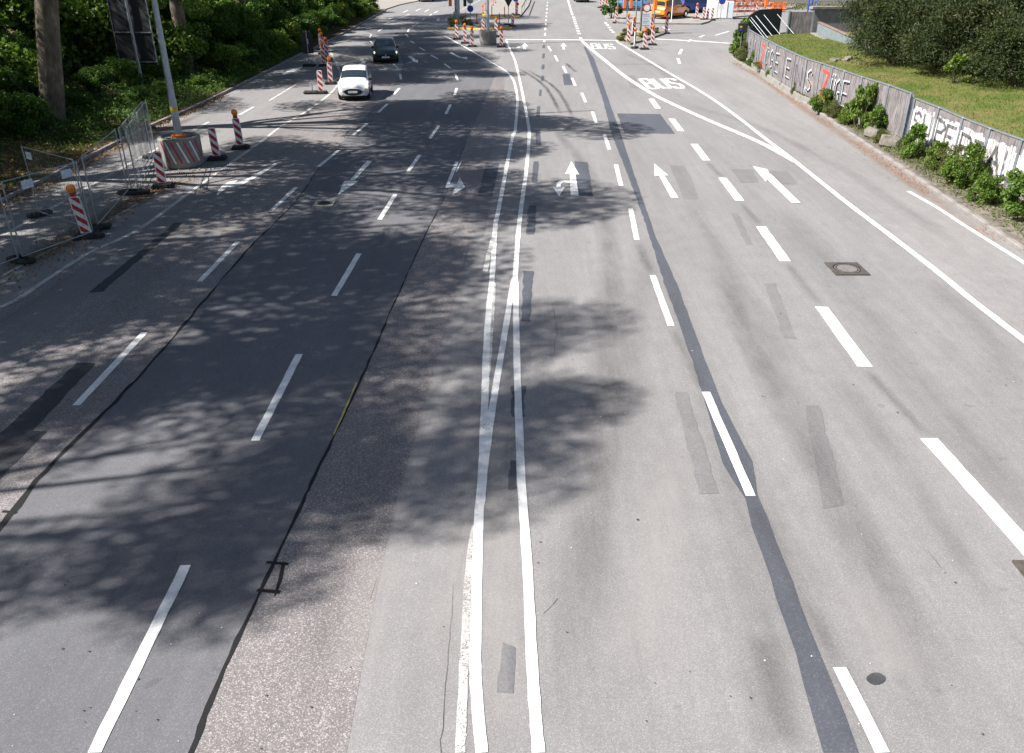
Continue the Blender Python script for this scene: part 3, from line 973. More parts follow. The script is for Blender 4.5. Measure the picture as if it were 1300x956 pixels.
def clump_points(clumps, seed, shell=.45):
    r = np.random.default_rng(seed)
    out = []
    for (cx, cy, cz, rx, ry, rz, n) in clumps:
        d = r.normal(size=(n, 3)); d /= np.linalg.norm(d, axis=1)[:, None]
        rad = r.uniform(0, 1, n) ** shell
        out.append(d * rad[:, None] * np.array([rx, ry, rz]) + np.array([cx, cy, cz]))
    return np.concatenate(out)
def limb(m, a, b, r0, r1, bend=.12, seg=6, n=7):
    a, b = Vector(a), Vector(b)
    L = (b - a).length
    off = Vector((random.gauss(0, 1), random.gauss(0, 1), random.gauss(0, .4))) * bend * L
    pts = []
    for k in range(seg + 1):
        t = k / seg
        p = a.lerp(b, t) + off * math.sin(math.pi * t) + Vector((random.gauss(0, .012), random.gauss(0, .012), 0)) * L * .5
        pts.append(p)
    pts[0] = a
    m.tube(pts, [r0 + (r1 - r0) * (k / seg) ** .8 for k in range(seg + 1)], n)
    return pts
def make_tree(seed, h=19.0, r=.40, spread=6.2, zc=12.5, zr=5.0, nclump=29, per=1250, leaf=(.165, .12), barkm='bark', leafm='leaf', low=True, fork=4.5, name='shade_tree'):
    random.seed(seed)
    root = empty(name)
    m = MB()
    trunk = [(0, 0, -.3, r * 1.35), (0, 0, .25, r * 1.12), (.03, .02, 1.5, r), (.05, -.04, 3, r * .94), (.02, .05, fork, r * .9)]
    m.tube([(x, y, z) for x, y, z, _ in trunk], [q for *_, q in trunk], 14)
    clumps, ends = [], []
    for k in range(7):
        a = 2 * math.pi * (k / 7) + random.uniform(-.3, .3)
        z1 = zc + random.uniform(-.5, .7) * zr
        rr = spread * random.uniform(.5, .8)
        e = (rr * math.cos(a), rr * math.sin(a), z1)
        pts = limb(m, (0, 0, fork - .5 + random.uniform(-.6, .4)), e, r * .48, r * .14, .12, 7)
        ends.append(e)
        for q in range(3):
            p = pts[random.randint(3, 6)]
            e2 = (p.x + random.gauss(0, 1.8), p.y + random.gauss(0, 1.8), p.z + random.uniform(.4, 2.6))
            limb(m, p, e2, r * .16, r * .04, .1, 4, 5)
            ends.append(e2)
    limb(m, (0, 0, fork - .3), (random.gauss(0, .6), random.gauss(0, .6), h - 2), r * .6, r * .1, .05, 8)
    m.build('trunk', M[barkm], root, smooth=True)
    for i in range(nclump):
        if i < len(ends):
            e = ends[i]
            c = [e[0], e[1], e[2] + .3]
        else:
            a, b = random.random() * 6.28, random.uniform(-1, 1)
            q = math.sqrt(max(0, 1 - b * b)) * random.uniform(.5, 1)
            c = [spread * q * math.cos(a), spread * q * math.sin(a), zc + zr * b]
        s_ = random.uniform(1.0, 1.9)
        clumps.append((c[0], c[1], c[2], s_ * 1.15, s_ * 1.15, s_ * .75, int(per * s_ * s_ / 2)))
    if low:
        for k in range(5):
            a = random.random() * 6.28
            clumps.append((2.6 * math.cos(a), 2.6 * math.sin(a), random.uniform(3.6, 6.0), 1.0, 1.0, .7, int(per * .4)))
    C = clump_points(clumps, seed)
    link(bpy.data.objects.new('crown', leaf_mesh('crown', C, leaf[0], leaf[1], M[leafm], seed)), root)
    return root
def make_shrub(name, seed, h=2.2, rad=1.4, n=6000, leaf=(.15, .1), mat='leaf_deep', nclump=16, stems=6, stemm='bark_dark', base=.0):
    random.seed(seed)
    root = empty(name)
    m = MB()
    cl = []
    for k in range(stems):
        a = 6.283 * k / stems + random.uniform(-.3, .3)
        e = (rad * .6 * math.cos(a), rad * .6 * math.sin(a), h * random.uniform(.55, .9))
        limb(m, (.08 * math.cos(a), .08 * math.sin(a), -.15), e, .035 * h / 2, .008, .1, 5, 5)
    for k in range(nclump):
        a = random.random() * 6.28
        z = random.uniform(.12 + base, .95) ** .9
        q = rad * math.sqrt(random.random()) * (1.0 - .45 * max(0, z - .45) / .55) * .85
        s_ = rad * random.uniform(.26, .46)
        cl.append((q * math.cos(a), q * math.sin(a), h * z, s_, s_, s_ * .75, max(20, int(n / nclump * random.uniform(.6, 1.4)))))
    m.build('stem', M[stemm], root, smooth=True)
    C = clump_points(cl, seed, .5)
    C = C[C[:, 2] > .02]
    link(bpy.data.objects.new('foliage', leaf_mesh('foliage', C, leaf[0], leaf[1], M[mat], seed)), root)
    return root
def place(proto, used, x, y, z, s, label, cat, group, rz=None, sz=None):
    o = proto if not used.get(proto.name) else copy_tree(proto)
    used[proto.name] = True
    o.location = (x, y, z)
    o.rotation_euler = (0, 0, random.random() * 6.28 if rz is None else rz)
    o.scale = (s, s, sz or s)
    tag(o, label, cat, group)
    return o
USED = {}
T1 = make_tree(3)
T2 = make_tree(14, spread=5.6, zc=12.0, leafm='leaf_deep')
T5 = make_tree(15, spread=5.6, zc=12.5, leafm='leaf_deep', low=False, fork=5.2)
T3 = make_tree(27, h=17, r=.26, spread=4.6, zc=11, zr=4.8, nclump=22, barkm='bark_dark')
random.seed(5)
def wz(x, y): return fz(x, y) - .05
tree_rows = [
    (T3, -18.5, 6.8, 1.05, 'plane tree left of the frame shading the dark left lanes nearest the camera'),
    (T2, -21.6, 17.2, 1.2, 'plane tree left of the frame whose shade crosses the double white centre line'),
    (T1, -21.8, 11.8, 1.05, 'plane tree left of the frame between the two that shade the nearest lanes'),
    (T1, -18.4, 25.0, 1.0, 'plane tree behind the wire fence panels at the left edge'),
    (T5, -18.6, 33.0, 1.12, 'thick mottled plane tree trunk at far left beside the big sign back'),
    (T3, -23.5, 45.0, 1.0, 'slender dark tree between the thick plane trunk and the big sign back'),
    (T1, -18.0, 46.5, .92, 'pale trunked tree just right of the galvanised lamp post'),
    (T2, -18.27, 58.8, .95, 'forked tree standing above the hedge left of the beacon row'),
    (T3, -18.8, 52.0, .95, 'slender tree in the hedge left of the parked sign back'),
    (T1, -19.5, 67.0, .9, 'tree in the hedge behind the beacon row'),
    (T3, -17.3, 75.0, 1.1, 'slender tree in the hedge above the dark car'),
    (T2, -17.5, 84.0, 1.0, 'tree near the far end of the left hedge'),
    (T3, -29.0, 28.0, .8, 'shadowed tree deep behind the thick plane trunk'),
    (T3, -28.5, 38.0, .8, 'shadowed slender tree behind the big sign back'),
    (T3, -28.0, 50.0, .8, 'shadowed tree deep in the wood right of the lamp post'),
    (T3, -28.0, 63.0, .8, 'shadowed tree deep in the wood behind the forked tree'),
    (T3, -27.0, 78.0, .8, 'shadowed tree behind the far end of the hedge'),
]
for pr, x, y, s_, lb in tree_rows:
    to = place(pr, USED, x, y, wz(x, y), s_, lb, 'tree', 'trees of the wood on the left')
    if 'left of the frame' in lb:
        to.scale.z *= .98
    if 'nearest the camera' in lb:
        to.scale = (.72, .66, 1.3)
    if 'thick mottled' in lb:
        to.rotation_euler = (0, R(11), R(0))
# left undergrowth
S1 = make_shrub('hedge_shrub', 101)
S2 = make_shrub('hedge_shrub', 102, h=2.0, rad=1.6, mat='leaf', leaf=(.16, .12))
S3 = make_shrub('hedge_shrub', 103, h=2.6, rad=1.4, mat='leaf_deep', leaf=(.13, .09), n=7000)
S4 = make_shrub('hedge_shrub', 104, h=1.8, rad=1.5, mat='leaf_lime', leaf=(.15, .1), n=5000)
random.seed(9)
hs = []
y = 31.0
while y < 97:
    k0 = kl(y)
    front = 3.4 if y < 36 else (2.2 if y < 42 else 1.5)
    hs.append((k0 - front - random.uniform(0, .4), y, random.uniform(.75, 1.0), 'front'))
    hs.append((k0 - front - 2.2 - random.uniform(0, .6), y + 1.0, random.uniform(1.1, 1.45), 'middle'))
    hs.append((k0 - front - 5.2 - random.uniform(0, 1.2), y + .4, random.uniform(1.5, 2.1), 'back'))
    y += 2.3 + .016 * (y - 31)
for yy in (18.5, 21.5, 24.5, 27.5):
    hs.append((-21.0 - random.uniform(0, 1), yy, random.uniform(1.2, 1.7), 'back'))
    hs.append((-24.5 - random.uniform(0, 1), yy + 1, random.uniform(1.8, 2.4), 'back'))
for yy in (30, 34, 38, 43, 48, 54, 60, 66, 73, 80, 88, 96):
    hs.append((-28.5 - random.uniform(0, 2), yy, random.uniform(2.6, 3.4), 'rear'))
row_lab = {'front': 'low green shrub in the front row of the hedge along the left kerb', 'middle': 'taller green shrub in the second row of the left hedge', 'back': 'dark tall shrub in the wood behind the left hedge', 'rear': 'shadowed big shrub closing the wood at the back'}
ORD = ['first', 'second', 'third', 'fourth', 'fifth', 'sixth', 'seventh', 'eighth', 'ninth', 'tenth', 'eleventh', 'twelfth', 'thirteenth', 'fourteenth', 'fifteenth', 'sixteenth', 'seventeenth', 'eighteenth', 'nineteenth', 'twentieth', 'twenty-first', 'twenty-second', 'twenty-third', 'twenty-fourth', 'twenty-fifth']
cnt = {'front': 0, 'middle': 0}
for i, (x, y, s_, row) in enumerate(hs):
    if -20.8 < x < -15.5 and 35.2 < y < 45.6:
        s_ *= .45 if x > -18.6 else .5
    if row == 'back' and 31 < y < 44:
        x -= 3.2
    lab = row_lab[row]
    if row in cnt:
        lab = ORD[cnt[row]] + (' low shrub from the near end along the left kerb' if row == 'front' else ' taller shrub from the near end in the second hedge row')
        cnt[row] += 1
    pr = random.choice((S1, S2, S3, S1, S4) if row == 'front' and y > 45 else (S1, S2, S3))
    place(pr, USED, x, y, wz(x, y), s_, lab, 'shrub', 'shrubs of the left hedge, ' + row + ' row')
# ground cover and litter of the wood
def scatter_leaves(name, pts, length, width, mat, seed, label=None, cat=None, parent=None, droop=0):
    o = link(bpy.data.objects.new(name, leaf_mesh(name, np.array(pts), length, width, M[mat], seed, droop)), parent)
    tag(o, label, cat, kind='stuff')
    return o
pts = []
for _ in range(34000):
    y = random.uniform(18, 62)
    x = kl(y) - .25 - 6.5 * random.random() ** 1.1
    d = kl(y) - x
    lush = 0 if y < 29 else min(1, (y - 29) / 4)
    if random.random() < (.22 + .78 * lush if d < 4 else 1):
        hump = .5 + .5 * math.sin(x * 2.1 + 1.3 * math.sin(y * 1.7)) * math.sin(y * 1.9 + x)
        pts.append((x, y, fz(x, y) + random.uniform(.0, 1) ** .8 * (.07 + (.25 + .35 * hump) * lush * min(1, (d + .1) / 1.2))))
scatter_leaves('ground_cover', pts, .16, .07, 'leaf_deep', 5, 'low green ground cover under the trees on the left', 'ground cover')
pts = []
for _ in range(5200):
    y = random.uniform(17, 40)
    x = kl(y) - .18 - 3.2 * random.random() ** 1.5
    pts.append((x, y, fz(x, y) + random.uniform(.0, .05)))
    if y > 31 and random.random() < .8: pts.pop()
for _ in range(1500):
    y = random.uniform(17, 42)
    pts.append((kl(y) + abs(random.gauss(0, .22)), y, .012 + random.uniform(0, .03)))
scatter_leaves('leaf_litter', pts, .10, .07, 'dry', 6, 'brown dry leaves littering the left kerb and bank', 'leaf litter')
pts = []
for (cx, cy) in ((60, 318), (105, 292), (130, 275), (165, 250), (185, 242), (215, 226), (255, 218), (30, 345), (80, 320)):
    p = G(cx, cy)
    for _ in range(120):
        pts.append((p.x + random.gauss(0, .45), p.y + random.gauss(0, .9), .012 + random.uniform(0, .02)))
scatter_leaves('fence_litter', pts, .07, .045, 'dry', 8, 'brown leaf litter and dirt around the fence feet', 'leaf litter')
for q, w in (([(0, 345), (60, 318), (130, 278), (190, 245), (260, 222)], 1.0), ([(0, 275), (100, 215), (190, 172), (260, 143)], .7), ([(170, 260), (200, 240), (225, 230)], .9)):
    ribbon('dirt_streak', q, w, M['dust'], Z4 + .0012)
# rusty litter by the right kerb
rk = [(x - .28, y) for x, y in kerbR if 17 < y < 57]
ribbon('rusty_litter', rk, [.35, .5, .6, .65, .6, .7, .55, .6, .5, .45, .35][:len(rk)] + [.3] * max(0, len(rk) - 11), M['needles'], Z4 + .0012, metres=True)
pts = []
for _ in range(1500):
    y = random.uniform(17, 54)
    if math.sin(y * 1.3) + math.sin(y * .47 + 1) < -.2: continue
    pts.append((kr(y) - abs(random.gauss(.02, .22)) - .02, y, .03 + random.uniform(0, .012)))
M['rust_leaf'] = leaf_mat('rusty_needles', (.22, .09, .03), (.48, .23, .09), .1, 3)
scatter_leaves('kerb_litter', pts, .07, .025, 'rust_leaf', 9, 'rust coloured plant litter lying along the right kerb', 'leaf litter')

# ------------------------------------------------------------------ road works: beacons, fences, lamp posts
def clip_z(poly, lo, hi):
    for sgn, lim in ((1, lo), (-1, -hi)):
        out = []
        for i in range(len(poly)):
            a, b = poly[i], poly[(i + 1) % len(poly)]
            ia, ib = sgn * a[1] >= lim, sgn * b[1] >= lim
            if ia: out.append(a)
            if ia != ib:
                t = (lim - sgn * a[1]) / (sgn * b[1] - sgn * a[1])
                out.append((a[0] + (b[0] - a[0]) * t, a[1] + (b[1] - a[1]) * t))
        poly = out
        if not poly: break
    return poly
def make_beacon(lamp):
    r = empty('road_beacon')
    m = MB()
    m.box(-.34, .34, -.19, .19, 0, .06, .02)
    m.box(-.30, .30, -.16, .16, .055, .11, .03)
    for x in (-.25, -.17, .17, .25):
        m.box(x - .025, x + .025, -.195, .195, .02, .118, .01)
    m.build('foot', M['rubber'], r)
    b = MB()
    hw, z0, z1 = .13, .13, 1.12
    poly = [(-hw, z0), (hw, z0), (hw, z1 - .04), (hw - .04, z1), (-hw + .04, z1), (-hw, z1 - .04)]
    b.prism(poly, .05, Matrix.Translation((0, -.025, 0)))
    board = b.build('board', M['white'], r)
    b = MB()
    b.box(-.035, .035, -.02, .02, .1, .14)
    b.build('socket', M['black'], r)
    sw = hw - .018
    for k in range(4):
        za = z0 + .02 + k * .30 + .04
        q = clip_z([(-sw, za + .02), (sw, za - .2), (sw, za - .05), (-sw, za + .17)], z0 + .015, z1 - .03)
        if len(q) > 2:
            for side in (-1, 1):
                s_ = MB()
                s_.prism(q, .003, Matrix.Translation((0, -.0285 if side < 0 else .0255, 0)))
                s_.build('stripe', M['red'], board)
    if lamp:
        l = MB()
        l.box(-.075, .075, -.05, .05, z1 - .005, z1 + .13, .02)
        lm = l.build('lamp_housing', M['red'], r)
        l = MB()
        Mx = Matrix.Translation((0, 0, z1 + .20)) @ Matrix.Rotation(R(90), 4, 'X')
        l.lathe([(.06, -.075), (.10, -.06), (.105, 0), (.10, .06), (.06, .075)], 18, Mx)
        l.build('lens', M['lens_amber'], lm, smooth=True)
        l = MB()
        l.lathe([(.112, -.018), (.118, 0), (.112, .018)], 18, Mx)
        l.build('lens_rim', M['orange'], lm)
    return r
BL, BN = make_beacon(True), make_beacon(False)
BUSED = {}
def beacon(px, py, lamp, label, rz=0.0, tilt=0.0, ty=0.0, h=0.0, s=1.0):
    pr = BL if lamp else BN
    o = pr if not BUSED.get(lamp) else copy_tree(pr)
    BUSED[lamp] = True
    p = G(px, py, h)
    o.location = (p.x, p.y, h + .022 if h == 0 else h)
    o.rotation_euler = (tilt, ty, rz)
    o.scale = (s, s, s)
    tag(o, label, 'road beacon', 'red and white road works beacons')
beacon(112, 302, True, 'leaning striped beacon with amber lamp nearest the camera on the left', R(14), R(1), R(-5))
beacon(207, 238, False, 'striped beacon without lamp just left of the concrete lamp post base', R(12), 0, R(1))
beacon(276, 203, False, 'striped beacon without lamp just right of the concrete lamp post base', R(8), 0, R(-2))
beacon(306, 189, True, 'striped beacon with amber lamp farthest right of the four by the fence', R(8), 0, R(-2))
beacon(408, 119, False, 'striped beacon without lamp in front of the beacon row beside the white car', R(6))
beacon(420, 107, True, 'striped beacon with amber lamp next to the white car', R(6), 0, R(1))
beacon(411.5, 84, True, 'third striped beacon from the front in the row behind the white car', R(6))
beacon(415.5, 76.5, True, 'fourth striped beacon from the front in the row behind the white car', R(6))
beacon(410, 69, True, 'second striped beacon from the back in the row behind the white car', R(6))
beacon(408, 63.5, True, 'rearmost striped beacon in the row behind the white car', R(6))
beacon(580, 50.3, True, 'leftmost striped beacon around the concrete post base on the centre island')
beacon(590.5, 55.4, True, 'second striped beacon from the left around the centre island post base')
beacon(599.5, 59.5, True, 'striped beacon with amber lamp just left of the centre island post base')
beacon(613.5, 42.5, False, 'small striped beacon without lamp behind the centre island post base')
beacon(630, 47, True, 'striped beacon with amber lamp behind and right of the centre island post base')
beacon(636.5, 60, True, 'striped beacon with amber lamp in front and right of the centre island post base')
beacon(797.5, 55.4, True, 'leftmost striped beacon on the bus lane island', h=.0)
beacon(805.5, 61.5, True, 'striped beacon turned edge on at the tip of the bus lane island', R(60))
beacon(818, 63, True, 'frontmost striped beacon at the tip of the bus lane island')
beacon(828, 57.5, True, 'striped beacon with amber lamp at the right side of the bus lane island')
beacon(804, 45.5, True, 'striped beacon in the middle of the bus lane island', R(20), h=.13)
beacon(826.5, 43.5, True, 'striped beacon below the orange signal on the bus lane island', R(5), h=.13)
beacon(845.5, 43, True, 'lone striped beacon at the right corner of the bus lane island')
beacon(797, 40, True, 'striped beacon at the back left of the bus lane island')
beacon(782, 29.5, True, 'striped beacon in front of the dark bush left of the blue car')
beacon(769, 17, True, 'nearest of three overlapping beacons at the far right roadside')
beacon(765.5, 13.5, True, 'middle of three overlapping beacons at the far right roadside')
beacon(762, 10, True, 'farthest of three overlapping beacons at the far right roadside')
beacon(884, 23.5, True, 'striped beacon with lamp in front of the dark blue van', h=.12)
beacon(893, 25, False, 'striped beacon left of the pair beside the white box', h=.12)
beacon(897.5, 26.5, False, 'near one of the beacon pair beside the white box', h=.0)
beacon(903.5, 26, False, 'beacon directly in front of the white box', h=.0)
beacon(960, 21, True, 'striped beacon beside the red and white barriers at the side road')
beacon(651, 33.5, False, 'striped beacon at the right end of the yellow edged islands', R(-12), h=.12)
beacon(656, 19, True, 'striped beacon on the far island below the blue arrow sign', h=.12)

# wire site fence panels
def fence_panel(a, b, label, h=2.0, sheet_at=None, tilt=0.0):
    a, b = Vector((a[0], a[1], 0)), Vector((b[0], b[1], 0))
    L = (b - a).length
    r = empty('site_fence_panel', a, math.atan2(b.y - a.y, b.x - a.x), tilt)
    tag(r, label, 'fence panel', 'wire site fence panels')
    for x in (0.02, L - .02):
        m = MB(); m.tube([(x, 0, .06), (x, 0, h)], .018, 8); m.build('upright', M['galv'], r, smooth=True)
    for z in (.15, h - .02):
        m = MB(); m.tube([(.04, 0, z), (L - .04, 0, z)], .014, 8); m.build('rail', M['galv'], r, smooth=True)
    m = MB()
    n = int(L / .11)
    for k in range(1, n):
        x = .04 + (L - .08) * k / n
        m.tube([(x, .004, .15), (x, .004, h - .02)], .0024, 4, False)
    for k in range(1, 8):
        z = .15 + (h - .17) * k / 8
        m.tube([(.04, -.002, z), (L - .04, -.002, z)], .0024, 4, False)
    tag(m.build('wire_mesh', M['galv_dull'], r, fix=False), kind='stuff')
    for x in (.02, L - .02):
        m = MB(); m.box(x - .11, x + .11, -.33, .33, .026, .14, .03); m.build('foot', M['rubber'], r)
    for sx in (sheet_at or []):
        m = MB(); m.box(sx, sx + .3, -.03, -.024, h - .32, h - .12, 0); m.build('notice', M['sheet'], r)
    return r
g1, g2 = G(30, 333), G(97, 205, 2.0)
g3, g4 = G(168, 246), G(194, 201)
g5, g6 = G(176.5, 247), G(199, 199)
d12 = (g2 - g1).normalized()
fence_panel((g1.x - d12.x * 3.5, g1.y - d12.y * 3.5), (g1.x - .05, g1.y - .05), 'wire fence panel cut by the left edge of the picture', sheet_at=[3.0])
fence_panel((g1.x, g1.y), (g2.x, g2.y), 'wire fence panel behind the leaning beacon', sheet_at=[1.55])
d23 = Vector((g3.x - g2.x, g3.y - g2.y, 0)).normalized()
fence_panel((g3.x - d23.x * 3.5 - .06, g3.y - d23.y * 3.5), (g3.x - .06, g3.y - .08), 'wire fence panel between the leaning beacon and the doubled panels')
fence_panel((g3.x, g3.y), (g4.x, g4.y), 'outer of two doubled wire fence panels left of the concrete base', sheet_at=[3.0])
fence_panel((g5.x, g5.y), (g6.x, g6.y), 'inner of two doubled wire fence panels beside the concrete base')
fence_panel((-13.4, 22.0), (-11.25, 20.5), 'wire fence panel set across behind the leaning beacon', sheet_at=[.2])

def concrete_base(px, py, label, stripes, dia=1.4, h=1.0):
    p = G(px, py)
    r = empty('concrete_drum', (p.x, p.y, 0))
    tag(r, label, 'concrete base', 'round concrete post bases')
    m = MB()
    rr = dia / 2
    m.lathe([(rr * .97, 0.02), (rr, .06), (rr, h * .34), (rr - .012, h * .35), (rr, h * .36), (rr, h * .67), (rr - .012, h * .68), (rr, h * .69), (rr, h - .04), (rr - .035, h), (rr * .80, h), (rr * .78, h - .06), (.05, h - .06)], 40)
    m.build('ring', M['concrete'], r, smooth=True)
    m = MB()
    m.lathe([(rr * .74, h - .08), (rr * .6, h - .03), (.12, h - .02)], 24)
    m.build('gravel_fill', M['dirt'], r)
    if stripes:
        for k in range(7):
            a0 = R(-128 + k * 17)
            m = MB()
            seg = 6
            for j in range(seg):
                t0, t1 = j / seg, (j + 1) / seg
                def P(t, e):
                    a = a0 + t * R(22) + e
                    z = h * .92 - t * h * .72
                    return ((rr + .004) * math.cos(a), (rr + .004) * math.sin(a), z)
                m.poly([P(t0, 0), P(t1, 0), P(t1, R(5)), P(t0, R(5))])
            m.build('stripe', M['red'] if k % 2 == 0 else M['white'], r)
    return p
def lamp_post(x, y, z0, label, h=9.0, rad=.11, arm=(1.6, .0)):
    r = empty('lamp_post', (x, y, 0))
    tag(r, label, 'lamp post', 'galvanised lamp posts')
    m = MB()
    m.tube([(0, 0, z0), (0, 0, 2.2), (0, 0, 2.25), (0, 0, h)], [rad * 1.12, rad * 1.1, rad, rad * .62], 16)
    m.build('pole', M['galv'], r, smooth=True)
    m = MB()
    m.tube([(0, 0, h - .1), (arm[0] * .5, arm[1] * .5, h + .25), (arm[0], arm[1], h + .3)], .04, 8)
    a = m.build('arm', M['galv'], r, smooth=True)
    m = MB()
    m.box(arm[0] - .1, arm[0] + .6, arm[1] - .14, arm[1] + .14, h + .24, h + .38, .05)
    m.build('lamp_head', M['galv_dull'], r)
    return r
p = concrete_base(233, 209, 'round concrete post base with red and white slanting stripes on the left', True)
lp = lamp_post(p.x + .02, p.y, .9, 'galvanised lamp post standing in the striped concrete base on the left')
m = MB(); m.lathe([(.24, .92), (.24, 1.04), (.15, 1.06)], 20); m.build('orange_collar', M['orange'], lp)
m = MB(); m.lathe([(.126, 1.85), (.127, 1.86), (.127, 1.97), (.126, 1.98)], 18); m.build('yellow_sticker', M['yellow'], lp)
p = concrete_base(619.5, 56.5, 'plain round concrete post base on the centre island', False, 1.3, 1.0)
lamp_post(p.x, p.y, .9, 'galvanised lamp post standing in the plain concrete base on the centre island', 10.0, .11)

# big sign seen from behind, in front of the trees
r = empty('direction_sign', (-18.94, 42.9, fz(-18.9, 42.9) - .1), R(-6))
tag(r, 'tall dark direction sign seen from behind in front of the wood', 'sign')
m = MB(); m.tube([(0, -.12, -.2), (0, -.12, 5.6)], .075, 12); m.build('post', M['galv'], r, smooth=True)
m = MB(); m.box(-1.05, .95, 0, .03, 1.1, 5.2); pn = m.build('panel', M['sign_back'], r)
for x in (-1.05, .95):
    m = MB(); m.box(x - .02, x + .02, -.02, .028, 1.08, 5.22); m.build('frame_edge', M['galv'], pn)
for z in (1.2, 2.6, 4.6):
    m = MB(); m.box(-1.03, .93, -.05, -.003, z, z + .05); m.build('brace', M['galv_dull'], r)
# small sign back by the beacon row
p = G(393, 84)
r = empty('small_sign', (p.x, p.y, 0), R(4))
tag(r, 'small dark sign seen from behind left of the beacon row', 'sign')
m = MB(); m.tube([(0, -.04, .03), (0, -.04, 2.1)], .03, 10); m.build('post', M['galv'], r, smooth=True)
m = MB(); m.box(-.34, .34, 0, .02, .75, 2.0, .008); m.build('panel', M['sign_back'], r)
m = MB(); m.box(-.4, .4, -.25, .2, .02, .12, .03); m.build('foot', M['rubber'], r)
m = MB(); m.box(.02, .08, -.03, -.002, 1.3, 1.6); m.build('sticker', M['white'], r)
p = G(397, 119)
r = empty('sign_foot', (p.x, p.y, 0.0), R(6))
tag(r, 'empty black sign foot with a short post beside the front beacon', 'sign foot')
m = MB(); m.box(-.45, .35, -.22, .22, .022, .14, .04); m.build('foot', M['rubber'], r)
m = MB(); m.tube([(0, 0, .1), (0, 0, .62)], .03, 8); m.build('short_post', M['galv_dull'], r)

# ------------------------------------------------------------------ board walls on the right
def board_wall(name, label, pts, ztop, zbase, whitewashed):
    r = empty(name, (pts[0][0], pts[0][1], 0))
    tag(r, label, 'wall')
    o = Vector((pts[0][0], pts[0][1], 0))
    P = [Vector((x, y, 0)) - o for x, y in pts]
    frames = []
    for i, p in enumerate(P):
        m = MB()
        d = (P[min(i + 1, len(P) - 1)] - P[max(i - 1, 0)]).normalized()
        Mx = Matrix.Translation(p) @ Matrix.Rotation(math.atan2(-d.x, d.y), 4, 'Z')
        m.box(-.065, -.053, -.055, .055, .05, ztop + .03, 0, Mx)
        m.box(-.053, .05, -.006, .006, .05, ztop + .028, 0, Mx)
        m.box(.05, .062, -.055, .055, .05, ztop + .03, 0, Mx)
        m.build('post', M['galv'], r)
    for i in range(len(P) - 1):
        a, b = P[i], P[i + 1]
        L = (b - a).length
        d = (b - a).normalized()
        Mx = Matrix.Translation(a) @ Matrix.Rotation(math.atan2(-d.x, d.y), 4, 'Z')
        frames.append((Mx, L))
        nb = max(6, int(L / .14))
        m = MB()
        w = MB()
        for k in range(nb):
            y0, y1 = .012 + (L - .024) * k / nb, .012 + (L - .024) * (k + 1) / nb
            off = random.uniform(-.006, .006)
            tp = ztop + random.uniform(-.012, .008)
            m.box(-.03 + off, .0 + off, y0 + .004, y1 - .004, zbase - .05, tp, 0, Mx)
            if whitewashed:
                zt = ztop - .14 - .14 * random.random() - (.1 if k in (0, nb - 1) else 0)
                zb = zbase + .02 + .25 * random.random()
                w.poly([Mx @ Vector((-.033 + off, y0 + .005, zb)), Mx @ Vector((-.033 + off, y1 - .005, zb)), Mx @ Vector((-.033 + off, y1 - .005, zt)), Mx @ Vector((-.033 + off, y0 + .005, zt))])
        pn = m.build('board_panel', M['wood'], r)
        if whitewashed:
            w.build('white_paint', M['whitewash'], pn)
        m = MB()
        m.box(-.06, .06, 0, L, ztop + .035, ztop + .07, .012, Mx)
        m.build('cap_rail', M['galv'], r)
        m = MB()
        m.box(-.10, .10, .0, L, -.05, zbase - .06, .015, Mx)
        m.build('plinth', M['concrete'], r)
    return r, frames
def graffiti(r, frames, pts, y, z0, z1, width, strokes, mat, sw=.07, depth=-.041, name='graffiti_letter'):
    """strokes in a unit box; left edge of the letter stands at wall distance y, reading towards the camera"""
    m = MB()
    for si, st in enumerate(strokes):
        Q = []
        for u, v in st:
            yy = y - u * width
            for i in range(len(pts) - 1):
                if pts[i][1] <= yy <= pts[i + 1][1]:
                    Mx, L = frames[i]
                    Q.append(Mx @ Vector((depth - .0012 * si, (yy - pts[i][1]) / (pts[i + 1][1] - pts[i][1]) * L, z0 + v * (z1 - z0))))
                    break
        for a, b in zip(Q[:-1], Q[1:]):
            d = (b - a).normalized()
            n = Vector((1, 0, 0)).cross(d).normalized() * sw / 2
            e = d * sw * .35
            m.poly([a - e - n, b + e - n, b + e + n, a - e + n])
    if m.v:
        m.build(name, M[mat], r, fix=False)
LT = {'A': [[(0, 0), (.5, 1), (1, 0)], [(.2, .4), (.8, .4)]], 'N': [[(0, 0), (0, 1), (1, 0), (1, 1)]], 'Z': [[(0, 1), (.95, .96), (.1, .06), (1, 0)]],
      'U': [[(0, .8), (0, .15), (.4, 0), (.9, .12), (.95, .8)], [(.2, .95), (.22, 1)], [(.75, .95), (.77, 1)]], 'V': [[(0, 1), (0, .15), (.45, 0), (.95, .15), (.95, 1)]],
      'G': [[(.95, .85), (.6, 1), (.1, .85), (0, .4), (.2, .05), (.7, 0), (.95, .15), (.95, .45), (.55, .45)]], 'E': [[(.95, 1), (0, .97), (0, .02), (1, 0)], [(0, .5), (.8, .5)]],
      'S': [[(.95, .85), (.6, 1), (.1, .85), (.15, .6), (.8, .42), (.9, .15), (.5, 0), (0, .12)]], 'P': [[(0, 0), (0, 1), (.7, .95), (.95, .75), (.6, .52), (.05, .5)]],
      'D': [[(0, 0), (0, 1), (.6, .9), (.95, .5), (.6, .1), (0, 0)]], 'R': [[(0, 0), (0, 1), (.7, .95), (.95, .75), (.6, .52), (.05, .5)], [(.4, .5), (1, 0)]], 'T': [[(.5, 0), (.5, 1)], [(0, 1), (1, 1)]], 'L': [[(0, 1), (0, 0), (.9, 0)]]}
w1, fr1 = board_wall('board_wall', 'board wall painted flaking white with dark lettering at the right edge', wall_pts, 1.80, .40, True)
